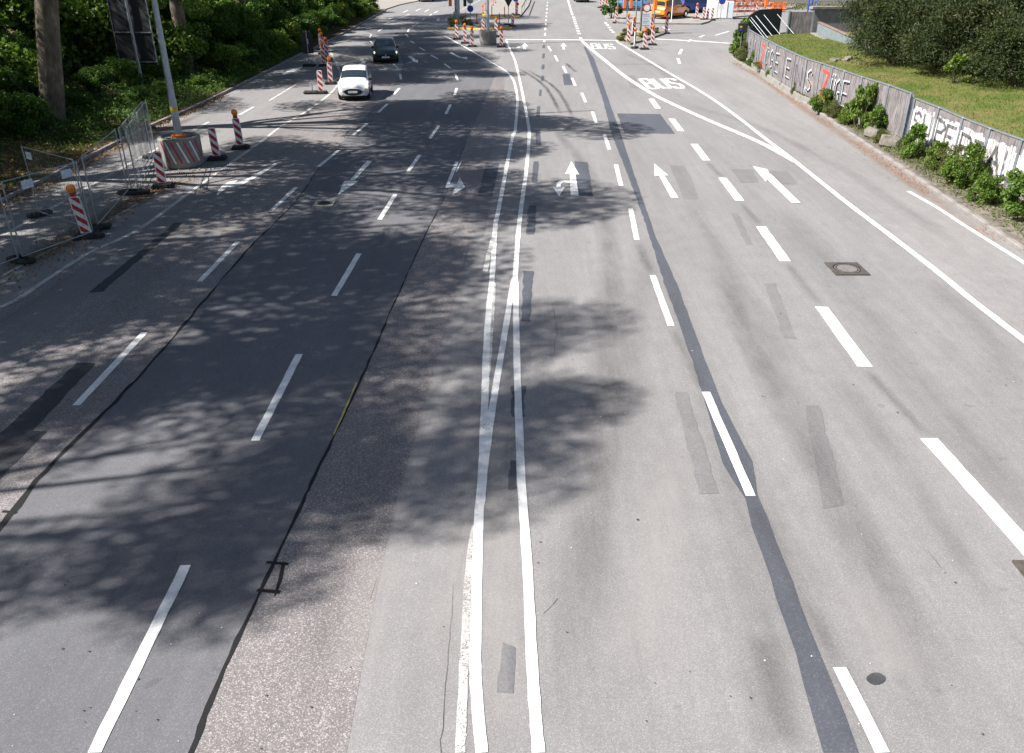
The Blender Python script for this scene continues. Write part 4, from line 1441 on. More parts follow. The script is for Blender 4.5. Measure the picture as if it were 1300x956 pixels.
w2, fr2 = board_wall('board_wall', 'weathered grey board wall with outlined and red letters', wall_pts2, 1.94, .42, False)
def outlined(y, ch, w=.55, z0=.72, z1=1.62, faint=False):
    graffiti(w2, fr2, wall_pts2, y, z0, z1, w, LT[ch], 'spray_grey' if faint else 'spray_white', .15, -.041)
    graffiti(w2, fr2, wall_pts2, y - .05, z0 - .02, z1 - .03, w, LT[ch], 'spray_black', .085 if not faint else .05, -.049)
outlined(53.4, 'A', .9, .65, 1.6, True); outlined(51.3, 'N', .9, .65, 1.6, True)
graffiti(w2, fr2, wall_pts2, 49.3, .55, 1.65, .8, LT['Z'], 'spray_red', .15)
outlined(48.0, 'U', .6); outlined(46.8, 'G', .65); outlined(45.5, 'E', .65, .65, 1.6)
outlined(43.2, 'E', .7); outlined(41.5, 'N', 1.0, .7, 1.6, True); outlined(39.75, 'S', .5, .6, 1.55)
graffiti(w2, fr2, wall_pts2, 39.3, .92, 1.02, .1, [[(0, 0), (1, 1)]], 'spray_orange', .12)
graffiti(w2, fr2, wall_pts2, 38.25, .55, 1.72, .7, LT['Z'], 'spray_red', .15)
outlined(37.2, 'U', .38, .62, 1.7); outlined(36.7, 'G', .42, .6, 1.55); outlined(36.0, 'E', .55, .55, 1.6)
def dark(y, ch, w, z0=.75, z1=1.45):
    graffiti(w1, fr1, wall_pts, y, z0, z1, w, LT[ch], 'spray_tar', .115, -.046)
dark(30.0, 'S', .55); dark(29.25, 'V', .6); dark(28.2, 'P', .6, .7, 1.5); dark(27.5, 'E', .65)
dark(26.4, 'R', .7, .6, 1.4); dark(25.6, 'T', .5, .6, 1.35); dark(24.75, 'A', .65, .65, 1.4); dark(23.9, 'L', .4, .65, 1.4)
for (w_, fr_, pp_, yy) in ((w1, fr1, wall_pts, 27.0), (w1, fr1, wall_pts, 23.8)):
    graffiti(w_, fr_, pp_, yy, .7, .74, .04, [[(0, 0), (1, 1)]], 'blue_sign', .05, -.068, 'sticker')

# grass on the bank
pts = []
for _ in range(26000):
    y = random.uniform(15, 60)
    x = lx(y) + .12 + 6 * random.random()
    pts.append((x, y, pz(x, y) + random.uniform(.0, .05)))
scatter_leaves('grass', pts, .10, .02, 'grass', 12, 'short patchy dry grass on the bank behind the board wall', 'grass', droop=-2.2)

# weeds and bushes along the board wall
W1 = make_shrub('wall_weed', 201, 1.0, .6, 4200, (.075, .055), 'leaf_weed', 22, 6, 'bark_dark')
W2 = make_shrub('wall_weed', 202, 1.0, .55, 2600, (.10, .07), 'leaf_limeweed', 18, 6, 'bark_dark')
W3 = make_shrub('wall_weed', 203, .9, .6, 4200, (.08, .028), 'leaf_olive', 20, 7, 'bark_dark')
W4 = make_shrub('wall_weed', 204, 1.0, .5, 3200, (.09, .065), 'leaf', 18, 6, 'bark_dark')
random.seed(21)
for pr, x, y, s_, sz, lb in (
    (W1, 13.9, 37.0, 1.05, 1.0, 'bright green bush at the foot of the wall below the red letter'),
    (W3, 14.0, 35.6, .8, .8, 'olive weed clump right of the bright green bush'),
    (W2, 14.15, 33.2, 1.0, 1.75, 'tall leafy sapling growing up the grey boards'),
    (W1, 14.1, 34.2, .7, .9, 'green weed at the left foot of the tall sapling'),
    (W4, 14.3, 32.0, .85, 1.1, 'leafy weed between the tall sapling and the white boards'),
    (W3, 14.1, 30.6, .7, .6, 'brownish weed beside the concrete lumps'),
    (W4, 14.1, 28.3, .9, 1.15, 'green bush in front of the first white panel'),
    (W2, 14.05, 26.6, .75, 1.0, 'lime green weed between the two large bushes on the verge'),
    (W3, 14.2, 25.8, .8, 1.1, 'feathery grey green weed against the white boards'),
    (W1, 14.0, 24.6, 1.05, 1.35, 'large green bush in front of the white boards'),
    (W1, 13.75, 22.9, .95, .9, 'green bush reaching towards the kerb near the right edge'),
    (W4, 13.85, 21.4, 1.1, 1.25, 'green bush cut by the right edge of the picture'),
    (W2, 13.8, 19.6, 1.0, 1.0, 'green weed on the verge just outside the right edge'),
    (W3, 14.25, 43.6, .42, .55, 'small dark tuft growing from the wall plinth'),
    (W3, 14.1, 41.2, .45, .7, 'second small tuft growing from the wall plinth'),
    (W1, 14.55, 46.6, .75, .8, 'dark green weed below the first word on the wall'),
    (W3, 14.7, 49.0, 1.1, 1.0, 'olive weed bush along the far part of the wall'),
    (W1, 14.85, 51.5, 1.1, .95, 'green weed bush near the blue sign post'),
    (W3, 15.0, 54.0, 1.25, 1.3, 'olive bush at the far corner of the verge'),
    (W4, 15.3, 56.6, 1.4, 2.2, 'tall straggly bush at the far end of the wall'),
    (W3, 15.9, 59.2, 1.2, 1.3, 'bush at the corner where the kerb turns right')):
    place(pr, USED, x, y, .08, s_, lb, 'weed', 'weeds along the board wall', sz=sz)
pts = []
for _ in range(2600):
    y = random.uniform(17, 58)
    x = kr(y) + .2 + (wx(y) - kr(y) - .3) * random.random()
    pts.append((x, y, .14 + random.uniform(0, .06)))
scatter_leaves('verge_grass', pts, .14, .02, 'grass', 14, 'dry grass tufts scattered on the right verge', 'grass', droop=-1.6)
pts = []
for _ in range(32000):
    y = random.uniform(16, 60)
    t = random.random() ** .55
    x = kr(y) + .22 + (lx(y) - kr(y) - .3) * t
    dens = .5 + .5 * math.sin(y * .9) * math.sin(y * .37 + 2)
    if random.random() < .2 + .9 * dens * t + (.35 if y < 30 else 0):
        pts.append((x, y, .12 + random.random() * (.06 + .30 * dens * t)))
scatter_leaves('verge_tangle', pts, .085, .045, 'leaf_tangle', 15, 'tangle of low weeds along the foot of the board wall', 'weeds', droop=-.4)
def lump(x, y, s, label, seed):
    random.seed(seed)
    bm = bmesh.new()
    bmesh.ops.create_icosphere(bm, subdivisions=2, radius=s)
    for v in bm.verts:
        v.co = Vector((max(-.7 * s, min(.7 * s, v.co.x)) * 1.2, max(-.6 * s, min(.75 * s, v.co.y)) * 1.3, max(-.5 * s, min(.6 * s, v.co.z)))) + Vector((random.gauss(0, .03 * s), random.gauss(0, .03 * s), random.gauss(0, .03 * s)))
    me = bpy.data.meshes.new('concrete_lump')
    bm.to_mesh(me); bm.free()
    me.materials.append(M['lump'])
    o = link(bpy.data.objects.new('concrete_lump', me))
    o.location = (x, y, .1 + s * .42)
    o.rotation_euler = (.15, .3, .6 * seed)
    tag(o, label, 'concrete lump')
lump(14.2, 31.8, .34, 'grey concrete lump on the verge, left one of two', 1)
lump(14.15, 30.2, .38, 'grey concrete lump on the verge, right one of two', 2)

# yews and trees on the bank
Y1 = make_shrub('yew_bush', 301, 3.2, 2.2, 34000, (.15, .035), 'yew', 60, 7)
Y2 = make_shrub('yew_bush', 302, 3.0, 2.3, 34000, (.14, .035), 'yew', 60, 7)
def tips(root, seed, n, h, rad):
    r2 = np.random.default_rng(seed)
    src = [c for c in COL.objects if c.parent == root and c.name.startswith('foliage')][0]
    co = np.empty(len(src.data.vertices) * 3, np.float32); src.data.vertices.foreach_get('co', co); co = co.reshape(-1, 4, 3).mean(1)
    dist = np.linalg.norm((co - np.array([0, 0, h * .35])) / np.array([rad, rad, h * .62]), axis=1)
    idx = np.argsort(-dist)[:int(len(dist) * .35)]
    pick = co[r2.choice(idx, n, replace=False)]
    keep = pick[np.sin(pick[:, 0] * 5) + np.sin(pick[:, 1] * 5.7 + 1) + np.sin(pick[:, 2] * 6) > .1]
    link(bpy.data.objects.new('shoot_tips', leaf_mesh('shoot_tips', keep + r2.normal(0, .03, keep.shape), .17, .045, M['yew_tip'], seed, -.4)), root)
M['yew_tip'] = leaf_mat('yew_sunlit_tip', (.032, .045, .012), (.08, .092, .025), .2, 3)  # sunlit look of the outer sprays, put into a lighter olive leaf colour
tips(Y1, 5, 7000, 3.2, 2.2); tips(Y2, 6, 7000, 3.0, 2.3)
random.seed(31)
for pr, x, y, s_, sz, lb in (
    (Y1, 18.6, 43.5, .95, 1.15, 'dark yew bush at the left end of the yew group beside the parapet'),
    (Y2, 18.4, 40.2, 1.0, 1.05, 'dark yew bush in front at the left of the yew group'),
    (Y1, 20.6, 41.5, 1.15, 1.35, 'tallest dark yew bush at the back left of the group'),
    (Y2, 19.6, 36.8, 1.05, 1.1, 'dark yew bush behind the lime green sapling, left of it'),
    (Y1, 22.0, 37.6, 1.0, 1.1, 'dark yew bush in the middle of the group at the back'),
    (Y2, 20.6, 33.6, 1.0, .85, 'low dark yew bush right of the lime green sapling'),
    (Y1, 22.6, 32.6, 1.0, .8, 'low dark yew bush below the pale tree trunk'),
    (Y2, 22.6, 29.2, 1.1, .85, 'dark yew bush cut by the right edge of the picture'),
    (Y1, 24.5, 26.0, 1.1, .85, 'dark yew bush outside the right edge')):
    place(pr, USED, x, y, pz(x, y) - .05, s_, lb, 'yew bush', 'dark yew bushes on the bank', sz=sz)
B1 = make_shrub('bright_sapling', 305, 1.2, .6, 700, (.15, .11), 'leaf_lime', 10, 5)
place(B1, USED, 18.35, 34.6, 1.75, .9, 'lime green sapling in front of the dark yews', 'sapling', None)
B2 = make_shrub('leafy_shrub', 306, 3.6, 1.8, 6000, (.2, .15), 'leaf', 22, 6)
place(B2, USED, 24.0, 44.5, 1.75, 1.0, 'broad leaved green shrub rising behind the yews left of the pale trunk', 'shrub', 'green shrubs behind the yews')
place(B2, USED, 26.5, 49.0, 1.75, 1.0, 'broad leaved green shrub farther behind the yews', 'shrub', 'green shrubs behind the yews')
T4 = make_tree(41, h=17, r=.40, spread=5.4, zc=12, nclump=24, barkm='bark_pale', leafm='leaf', low=False, fork=6.0, name='roadside_tree')
place(T4, USED, 22.9, 40.5, 1.7, 1.05, 'tree with a thick pale mottled trunk rising behind the yews at top right', 'tree', None)
r = empty('slim_pole', (24.0, 40.0, 1.7)); tag(r, 'slim galvanised pole beside the pale tree trunk at top right', 'pole')
m = MB(); m.tube([(0, 0, -.2), (0, 0, 6)], .05, 10); m.build('shaft', M['galv'], r, smooth=True)
m = MB(); m.lathe([(.09, 0), (.09, .15), (.06, .2)], 12); m.build('base_collar', M['galv_dull'], r)

# fence bend, parapet and ramp beyond the lawn
def up(px, py, z): return G(px, py, z)
dk = MB()
M['corrugated'] = plain('shaded_boards', (.06, .065, .066), .8, 0, .3, 6)  # side turned away from the sun: its shade is put into this colour
cv = [up(957, 52, 1.5), up(968, 47, 1.6), up(984, 49, 1.7), up(1003, 47, 1.7)]
r = empty('curved_fence', (cv[0].x, cv[0].y, 1.4)); tag(r, 'dark curved board fence with pale slanting struts behind the wall end', 'fence')
P = [Vector((15.6, 55.5, 0)), Vector((16.3, 57.6, 0)), Vector((17.3, 59.2, 0)), Vector((18.6, 60.0, 0)), Vector((19.6, 56.4, 0))]
P = [Vector((15.2, 54.6, 0)), Vector((15.6, 57.2, 0)), Vector((16.4, 59.4, 0)), Vector((17.6, 60.9, 0)), Vector((19.2, 61.6, 0))]
Q = smooth_line(P, 8)
o3 = Vector(r.location)
for i in range(len(Q) - 1):
    a, b = Q[i], Q[i + 1]
    d = (b - a).normalized(); n = Vector((-d.y, d.x, 0)) * .02
    m = MB()
    h = 1.95 + .75 * min(1, 1.5 * i / len(Q))
    v = [a - n, b - n, b + n, a + n]
    m.faces([(p.x - o3.x, p.y - o3.y, z - o3.z) for z in (.05, h) for p in v], [(0, 1, 5, 4), (1, 2, 6, 5), (2, 3, 7, 6), (3, 0, 4, 7), (4, 5, 6, 7)])
    m.build('board', M['corrugated'], r)
for k in range(5):
    q = Q[9 + 5 * k]
    m = MB()
    a = Vector((q.x + .1, q.y - .15, 2.35)); b = Vector((q.x + .95, q.y - 1.7, 1.2))
    m.tube([a - o3, b - o3], .022, 6)
    m.build('strut', M['galv_dull'], r)
r = empty('board_screen', (20.35, 60.8, .95)); tag(r, 'square grey board screen facing the camera at the end of the curved fence', 'fence')
for k in range(12):
    m = MB(); m.box(-.78 + k * .13, -.78 + k * .13 + .124, -.015 + random.uniform(-.004, .004), .02, .1, 1.6); m.build('board', M['wood'], r)
for x in (-.85, .85):
    m = MB(); m.box(x - .05, x + .05, -.05, .05, -.3, 1.68); m.build('post', M['galv'], r)
m = MB(); m.box(-.8, .8, .025, .06, .8, .9); m.build('rail', M['galv_dull'], r)
m = MB(); m.box(-2.2, 1.2, -.5, -.3, -.6, .1); m.build('dark_gap_strip', M['corrugated'], r)  # dark strip standing in for the dark gap below the boards
M['parapet'] = plain('painted_parapet', (.17, .20, .21), .8, 0, .2, 4, .3, .2)
pa, pb = Vector((21.6, 60.5, 0)), Vector((19.4, 45.0, 0))
r = empty('parapet_wall', (pa.x, pa.y, 1.0), math.atan2(pb.y - pa.y, pb.x - pa.x)); tag(r, 'low blue grey parapet wall leading from the board screen to the yews', 'wall')
L = (pb - pa).length
m = MB(); m.box(0, L, -.1, .1, -.3, .85, .01); m.build('wall_body', M['parapet'], r)
m = MB(); m.box(-.02, L + .02, -.14, .14, .853, .92, .02); m.build('coping', M['stone_red'], r)
m = MB(); m.box(0, L, -.5, -.105, -.3, .2, .02); m.build('concrete_footing', M['concrete'], r)
r = empty('ramp_wall', (28.5, 64.5, 0), R(8)); tag(r, 'shadowed concrete wall of the ramp behind the parapet', 'wall')
m = MB(); m.box(-6.5, 9, 0, .3, -.5, 2.5, .02); m.build('wall_body', M['concrete'], r)
m = MB(); m.box(-6.6, 9.1, -.12, .42, 2.503, 2.7, .02); m.build('coping', M['concrete'], r)
r = empty('ramp_railing', (28.5, 64.7, 2.7), R(8)); tag(r, 'steel railing on top of the ramp wall', 'railing')
for k in range(9):
    m = MB(); m.tube([(-6.2 + k * 1.8, 0, 0), (-6.2 + k * 1.8, 0, 1.05)], .035, 6); m.build('post', M['galv_dull'], r)
for z in (.35, 1.05):
    m = MB(); m.tube([(-6.4, 0, z), (8.6, 0, z)], .03, 6); m.build('rail', M['galv_dull'], r)
random.seed(77)
for k, (x, y) in enumerate(((16.3, 42.3), (16.6, 42.0), (16.9, 42.5), (17.1, 41.9), (16.0, 42.0))):
    lump(x, y, .14 + .03 * (k % 3), ('largest pale rubble piece', 'pale rubble piece', 'second pale rubble piece', 'rightmost pale rubble piece', 'leftmost pale rubble piece')[k] + ' on the lawn beside the yews', 5 + k)
    ob = [o for o in COL.objects if o.name.startswith('concrete_lump')][-1]
    ob.location.z += 1.5
    ob.name = 'rubble'

# ------------------------------------------------------------------ cars
def car_spec(L, W, H, hood, roof0, roof1, tail, belt=.62, nose=.5, roofw=.74):
    """stations: y, bottom, shoulder, top, half width, half top width"""
    h, w, f = H, W / 2, L / 2
    cz = belt * H
    st = [(f, .30, nose * H * .72, nose * H * .76, w * .70, w * .55), (f - .07, .22, nose * H * .9, nose * H * .97, w * .86, w * .72), (f - .28, .19, cz * .86, nose * H * 1.12, w * .96, w * .82),
          (f - hood * .6, .19, cz * .93, cz * 1.0, w, w * .85), (f - hood, .19, cz * .98, cz * 1.08, w, w * .86),
          (roof0, .19, cz, h * .965, w, w * roofw), (roof0 - .45, .19, cz * 1.01, h, w, w * roofw), ((roof0 + roof1) / 2 - .2, .19, cz * 1.02, h, w, w * roofw), (roof1, .2, cz * 1.03, h * .965, w * .99, w * roofw * .97)]
    st += [(-f + tail, .22, cz * 1.04, cz * 1.10, w * .96, w * .80), (-f + .08, .24, cz * .98, cz * 1.02, w * .92, w * .76), (-f, .32, cz * .82, cz * .86, w * .84, w * .66)]
    return st
def make_car(name, label, st, paint, loc, heading, lit=False, plate=True, estate=True, group='motor vehicles', wheel_r=.30, panel_van=False, front='oval'):
    r = empty(name, loc, heading)
    tag(r, label, 'van' if 'van' in name else 'car', group)
    st = sorted(st)
    ys = [s[0] for s in st]
    fine = []
    for i in range(len(st) - 1):
        k = 3
        for j in range(k):
            t = j / k
            tt = t
            fine.append([a + (b - a) * tt for a, b in zip(st[i], st[i + 1])])
    fine.append(list(st[-1]))
    A = np.array(fine)
    B = A.copy()
    for _ in range(2):
        B[1:-1, 1:] = .5 * B[1:-1, 1:] + .25 * (B[:-2, 1:] + B[2:, 1:])
    rings = []
    for y, zb, zs, zt, w, wt in B:
        z5 = max(zs + .012, zt - .07)
        half = [(0, zb), (.80 * w, zb), (.955 * w, zb + .10), (.995 * w, zb + .22), (w, zb + (zs - zb) * .6), (.985 * w, zs - .05), (.955 * w, zs)]
        for t in (.25, .5, .75):
            half.append((.955 * w + (wt - .955 * w) * t, zs + (z5 - zs) * t))
        half += [(wt, z5), (.93 * wt, zt - .02), (.78 * wt, zt), (.4 * wt, zt + .018), (0, zt + .024)]
        rings.append([Vector((x, y, z)) for x, z in half] + [Vector((-x, y, z)) for x, z in half[-2:0:-1]])
    n = len(rings[0])
    m = MB()
    for rg in rings:
        m.v += [tuple(p) for p in rg]
    for i in range(len(rings) - 1):
        for j in range(n):
            a, b = i * n + j, i * n + (j + 1) % n
            m.f.append((a, b, b + n, a + n)); m.m.append(0)
    m.f.append(tuple(range(n))); m.f.append(tuple(range((len(rings) - 1) * n + n - 1, (len(rings) - 1) * n - 1, -1))); m.m += [0, 0]
    body = m.build('body', paint, r, smooth=True)
    C = Vector((0, 0, .7))
    def surf(fy, j):
        """point on the shell at length y and ring position j (float)"""
        i = int(np.searchsorted(B[:, 0], fy)) - 1
        i = max(0, min(len(rings) - 2, i))
        t = (fy - B[i, 0]) / max(1e-6, B[i + 1, 0] - B[i, 0])
        j0 = int(math.floor(j)); u = j - j0
        p = lambda q: rings[i][q % n].lerp(rings[i + 1][q % n], t)
        return p(j0).lerp(p(j0 + 1), u)
    def patch(pname, y0, y1, j0, j1, mat, off=.008, ny=6, nj=6, par=None, skew0=0, skew1=0):
        g = [[surf(y0 + (y1 - y0) * a / ny + (skew0 + (skew1 - skew0) * a / ny) * (b / nj), j0 + (j1 - j0) * b / nj) for b in range(nj + 1)] for a in range(ny + 1)]
        q = MB()
        nrm = (g[1][0] - g[0][0]).cross(g[0][1] - g[0][0])
        mid = g[ny // 2][nj // 2]
        for a in range(ny + 1):
            for b in range(nj + 1):
                da = g[min(a + 1, ny)][b] - g[max(a - 1, 0)][b]
                db = g[a][min(b + 1, nj)] - g[a][max(b - 1, 0)]
                nv = da.cross(db)
                nv = nv.normalized() if nv.length > 1e-9 else Vector((0, 0, 1))
                if nv.dot(g[a][b] - C) < 0: nv = -nv
                q.v.append(tuple(g[a][b] + nv * off))
        for a in range(ny):
            for b in range(nj):
                k = a * (nj + 1) + b
                q.f.append((k, k + 1, k + nj + 2, k + nj + 1)); q.m.append(0)
        return q.build(pname, mat, par or r, smooth=True)
    f = ys[-1]; rear = ys[0]
    hood, r0, r1, tl = ys[-5], ys[-7 + 1], ys[3], ys[2]
    # ring indices: 6 = shoulder right, 10 = roof edge, 14 = centre line
    wy0, wy1 = r0 + .10, hood - .05
    patch('windscreen', wy0, wy1, 10.2, 17.8, M['glass'], .01, 8, 10)
    if not panel_van:
        patch('rear_window', tl + .06, r1 - .08, 10.4, 17.6, M['glass'], .01, 6, 8)
    for (j0, j1) in ((6.5, 9.8), (18.2, 21.5)):
        rev = j0 > 14
        span = [(r0 + .02, (r0 + r1) / 2 + .12), ((r0 + r1) / 2 + .02, r1 + .45), (r1 + .38, r1 + .06)]
        for k, (a, b) in enumerate(span):
            if panel_van and k > 0: break
            if k == 2 and not estate: break
            sk = (.42 if k == 0 else 0)
            jj0, jj1 = (j0, j1) if not rev else (j1, j0)
            patch('side_window', b, a + sk * .9, jj0, jj1, M['glass'], .008, 5, 4, skew0=0, skew1=-sk)
    wmax = max(s[4] for s in st)
    fy, ry = f - .68, rear + .62
    for sx in (-1, 1):
        for wy in (fy, ry):
            a = MB()
            pts = []
            R_ = wheel_r + .07
            for k in range(19):
                an = math.pi * k / 18
                pts.append((R_ * math.cos(an), wheel_r + R_ * math.sin(an)))
            pts = [(pts[0][0], .2)] + pts + [(pts[-1][0], .2)]
            Mx = Matrix.Translation((sx * (wmax - .02), wy, 0)) @ Matrix.Rotation(R(90), 4, 'Z')
            a.prism(pts, -sx * .028, Mx)
            a.build('wheel_arch', M['under'], r)
            Wm = Matrix.Translation((sx * (wmax - .09), wy, wheel_r)) @ Matrix.Rotation(R(90), 4, 'Y')
            t = MB(); t.lathe([(wheel_r * .62, -.1), (wheel_r * .94, -.1), (wheel_r, -.06), (wheel_r, .06), (wheel_r * .94, .105), (wheel_r * .62, .105)], 24, Wm)
            ty = t.build('wheel', M['rubber'], r, smooth=True)
            t = MB(); t.lathe([(wheel_r * .60, -.115), (wheel_r * .56, -.122), (.06, -.105), (.06, .105), (wheel_r * .56, .122), (wheel_r * .60, .115)], 18, Wm); t.build('rim', M['chrome'], ty)
    # underside, bumpers, lights
    u = MB(); u.box(-wmax * .8, wmax * .8, rear + .2, f - .2, .12, .24, .03); u.build('underbody', M['under'], r)
    hz = B[-3][3] * .90
    wf = B[-3][4]
    for sx in (-1, 1):
        j = 8.0 if sx > 0 else 20.0
        hl = patch('headlight', f - .33, f - .10, (4.7 if sx > 0 else 23.3), (7.6 if sx > 0 else 20.4), M['headlight'] if lit else M['headlight_off'], .012, 4, 4)
        tlm = patch('tail_light', rear + .02, rear + .14, (4.6 if sx > 0 else 23.4), (7.2 if sx > 0 else 20.8), M['tail'], .012, 3, 4)
        mm = MB(); mm.box(sx * (wmax + .02) - .09, sx * (wmax + .02) + .09, hood - .32, hood - .2, B[-12][2] + .0, B[-12][2] + .14, .03)
        mm.build('wing_mirror', M['black'], r)
    yb = f + .012
    if front == 'oval':
        pts = [(.45 * math.cos(a) * 1.0, .46 + .17 * math.copysign(abs(math.sin(a)) ** .7, math.sin(a))) for a in [2 * math.pi * k / 28 for k in range(28)]]
        g = MB(); g.prism(pts, .05, Matrix.Translation((0, f - .03, 0))); gr = g.build('grille', M['black'], r)
        g = MB(); g.box(-.26, .26, f + .022, f + .032, .41, .52); pl = g.build('number_plate', M['white'], r)
        g = MB(); g.box(-.26, -.21, f + .0335, f + .037, .412, .518); g.build('plate_band', M['blue_sign'], pl)
        for sx in (-1, 1):
            g = MB(); g.box(sx * .56 - .11, sx * .56 + .11, f - .14, f - .03, .40, .45, .02); g.build('fog_lamp_slot', M['black'], r)
        g = MB(); g.box(-.62, .62, f - .12, f - .01, .20, .27, .02); g.build('lower_lip', M['under'], r)
    else:
        g = MB(); g.box(-.36, .36, f - .05, f + .018, B[-2][2] * .80, B[-2][2] * 1.02, .02); gr = g.build('grille', M['black'], r)
        g = MB(); g.lathe([(.055, 0), (.055, .012), (.03, .014)], 14, Matrix.Translation((0, f + .018, B[-2][2] * .91)) @ Matrix.Rotation(R(-90), 4, 'X')); g.build('badge', M['chrome'], gr)
        g = MB(); g.box(-.74, .74, f - .12, f + .012, .24, .46, .04); g.build('bumper', M['black'] if front == 'black' else paint, r)
        g = MB(); g.box(-.26, .26, f + .014, f + .024, .36, .47); g.build('number_plate', M['white'], r)
    g = MB(); g.box(-.7, .7, rear - .01, rear + .15, .26, .46, .04); g.build('rear_bumper', M['black'], r)
    g = MB(); g.box(-.26, .26, rear - .022, rear - .012, .60, .71); g.build('rear_plate', M['white'], r)
    for sx in (-1, 1):
        g = MB(); g.box(sx * (wmax - .004) - .012, sx * (wmax - .004) + .012, (rear + f) / 2 - .9, (rear + f) / 2 + .9, .38, .44); g.build('side_strip', M['black'], r)
        g = MB(); yy = (r0 + r1) / 2 + .07; g.box(sx * (wmax - .006) - .008, sx * (wmax - .006) + .008, yy - .008, yy + .008, .32, .86); g.build('door_gap', M['under'], r)
        g = MB(); g.box(sx * (wmax - .002) - .014, sx * (wmax - .002) + .014, yy + .05, yy + .2, .80, .83); g.build('door_handle', M['black'], r)
    return r
c1 = car_spec(3.43, 1.63, 1.47, .85, .05, -1.25, .28, .62, .50, .76)
make_car('hatchback_car', 'small white hatchback with lit headlights driving towards the camera', c1, M['car_white'], (-7.85, 41.8, .02), math.pi + .10, lit=True, estate=False, wheel_r=.28)
c2 = car_spec(4.35, 1.72, 1.42, 1.25, .2, -1.75, .25, .63, .54, .74)
make_car('estate_car', 'dark slate estate car with lit headlights behind the white hatchback', c2, M['car_dark'], (-8.3, 55.6, .02), math.pi + .15, lit=True, wheel_r=.31, front='black')
c3 = car_spec(4.3, 1.72, 1.82, 1.0, .55, -1.95, .12, .56, .44, .84)
make_car('compact_van', 'orange compact van parked behind the bus lane island', c3, M['car_orange'], (15.8, 86.4, .14), R(-44), wheel_r=.31, front='black')
c4 = car_spec(4.1, 1.72, 1.44, 1.0, .3, -1.45, .45, .62, .50, .74)
make_car('blue_car', 'light blue car parked behind the traffic signals', c4, M['car_sky'], (13.1, 96.0, .14), R(84), wheel_r=.31, front='body', estate=False)
c5 = car_spec(4.6, 1.85, 1.95, 1.0, .6, -2.1, .1, .55, .42, .86)
make_car('delivery_van', 'dark blue van parked left of the white box', c5, M['car_navy'], (19.6, 93.2, .14), R(-62), wheel_r=.33, front='black')
c6 = car_spec(5.2, 1.95, 2.2, .9, 1.2, -2.4, .1, .5, .42, .86)
make_car('white_van', 'white van cut by the top edge in the far left lanes', c6, M['car_white'], (-11.3, 113.8, .02), math.pi + .15, wheel_r=.34, front='body')
make_car('red_car', 'dark red car cut by the top edge on the pale square', c4, M['car_red'], (-17.2, 117.2, .12), R(80), wheel_r=.31, front='body', estate=False)
make_car('silver_car', 'white car seen from behind at the top of the bus lane', c1, M['car_white'], (8.9, 112.0, .02), R(3), estate=False, wheel_r=.28)

for nm, k in (('hatchback_car', .93), ('estate_car', .91)):
    bpy.data.objects[nm].scale = (k, k, k)

# ------------------------------------------------------------------ signs, signals and site furniture at the crossing
def post_thing(name, px, py, label, cat, h, rad=.04, mat='galv', z0=0.0, group=None, y_off=0):
    p = G(px, py)
    r = empty(name, (p.x, p.y + y_off, z0))
    tag(r, label, cat, group)
    m = MB(); m.tube([(0, 0, -.05), (0, 0, h)], rad, 12); m.build('post', M[mat], r, smooth=True)
    return r
def signal_head(r, x, z, y=-.2, n=3, orange=True):
    m = MB(); m.box(x - .14, x + .14, y - .1, y + .1, z - n * .15, z + n * .15, .04)
    h = m.build('signal_housing', M['orange'] if orange else M['black'], r)
    for k in range(n):
        zz = z - n * .15 + .15 + k * .3
        m = MB(); m.lathe([(.10, 0), (.105, .02), (.02, .03)], 16, Matrix.Translation((x, y + .1, zz)) @ Matrix.Rotation(R(-90), 4, 'X')); m.build('lens', M['black'], h)
        m = MB(); m.box(x - .11, x + .11, y + .1, y + .25, zz + .10, zz + .115); m.build('visor', M['black'], h)
    m = MB(); m.box(x - .02, x + .02, y + .02, y + .21, z - .03, z + .03) ; m.build('bracket', M['galv_dull'], r)
mast = post_thing('signal_mast', 581, 32.5, 'thick grey steel mast with signal heads on the yellow edged island', 'mast', 9, .24, 'galv', .0)
signal_head(mast, -.62, 2.1, 0.0, 3, True); signal_head(mast, .72, 2.1, 0.0, 3, False)
m = MB(); m.box(-.75, .8, -.03, .03, 2.6, 2.66); m.build('cross_arm', M['galv_dull'], mast)
m = MB(); m.box(-.36, -.25, -.05, .05, .6, 1.2, .01); m.build('control_box', M['galv_dull'], mast)
s1 = post_thing('signal_post', 795, 33, 'signal post with two orange heads on the left side of the bus lane island', 'traffic signal', 4.6, .06)
signal_head(s1, -.28, 1.95); signal_head(s1, .30, 1.95)
s2 = post_thing('signal_post', 829, 42.5, 'signal post with one orange head right of the round sign', 'traffic signal', 5.0, .06)
signal_head(s2, 0, 2.3, -.2, 3)
tp = post_thing('timber_post', 812.5, 44, 'tall timber post in a black foot on the bus lane island', 'post', 4.6, .09, 'dirt', .12)
m = MB(); m.box(-.6, .6, -.35, .35, 0, .13, .04); m.build('foot', M['rubber'], tp)
M['timber'] = plain('yellowish_timber', (.42, .34, .17), .8, 0, .2, 3)
tp.children[0].data.materials[0] = M['timber']
def disc(r, z, rad, mats, x=0, y=-.05, name='sign_face'):
    par = r
    for k, (f_, mt) in enumerate(mats):
        m = MB(); m.lathe([(rad * f_, 0), (rad * f_, .012)], 28, Matrix.Translation((x, y - .0125 * k, z)) @ Matrix.Rotation(R(90), 4, 'X'))
        o = m.build(name if k == 0 else ('sign_ring' if k == 1 else 'sign_symbol'), M[mt], par)
        if k == 0: par = o
rs = post_thing('round_sign', 819, 43, 'round white sign with a red ring above a pale notice board', 'sign', 3.4, .035, 'galv', .12)
disc(rs, 1.9, .33, ((1.0, 'red'), (.74, 'white')))
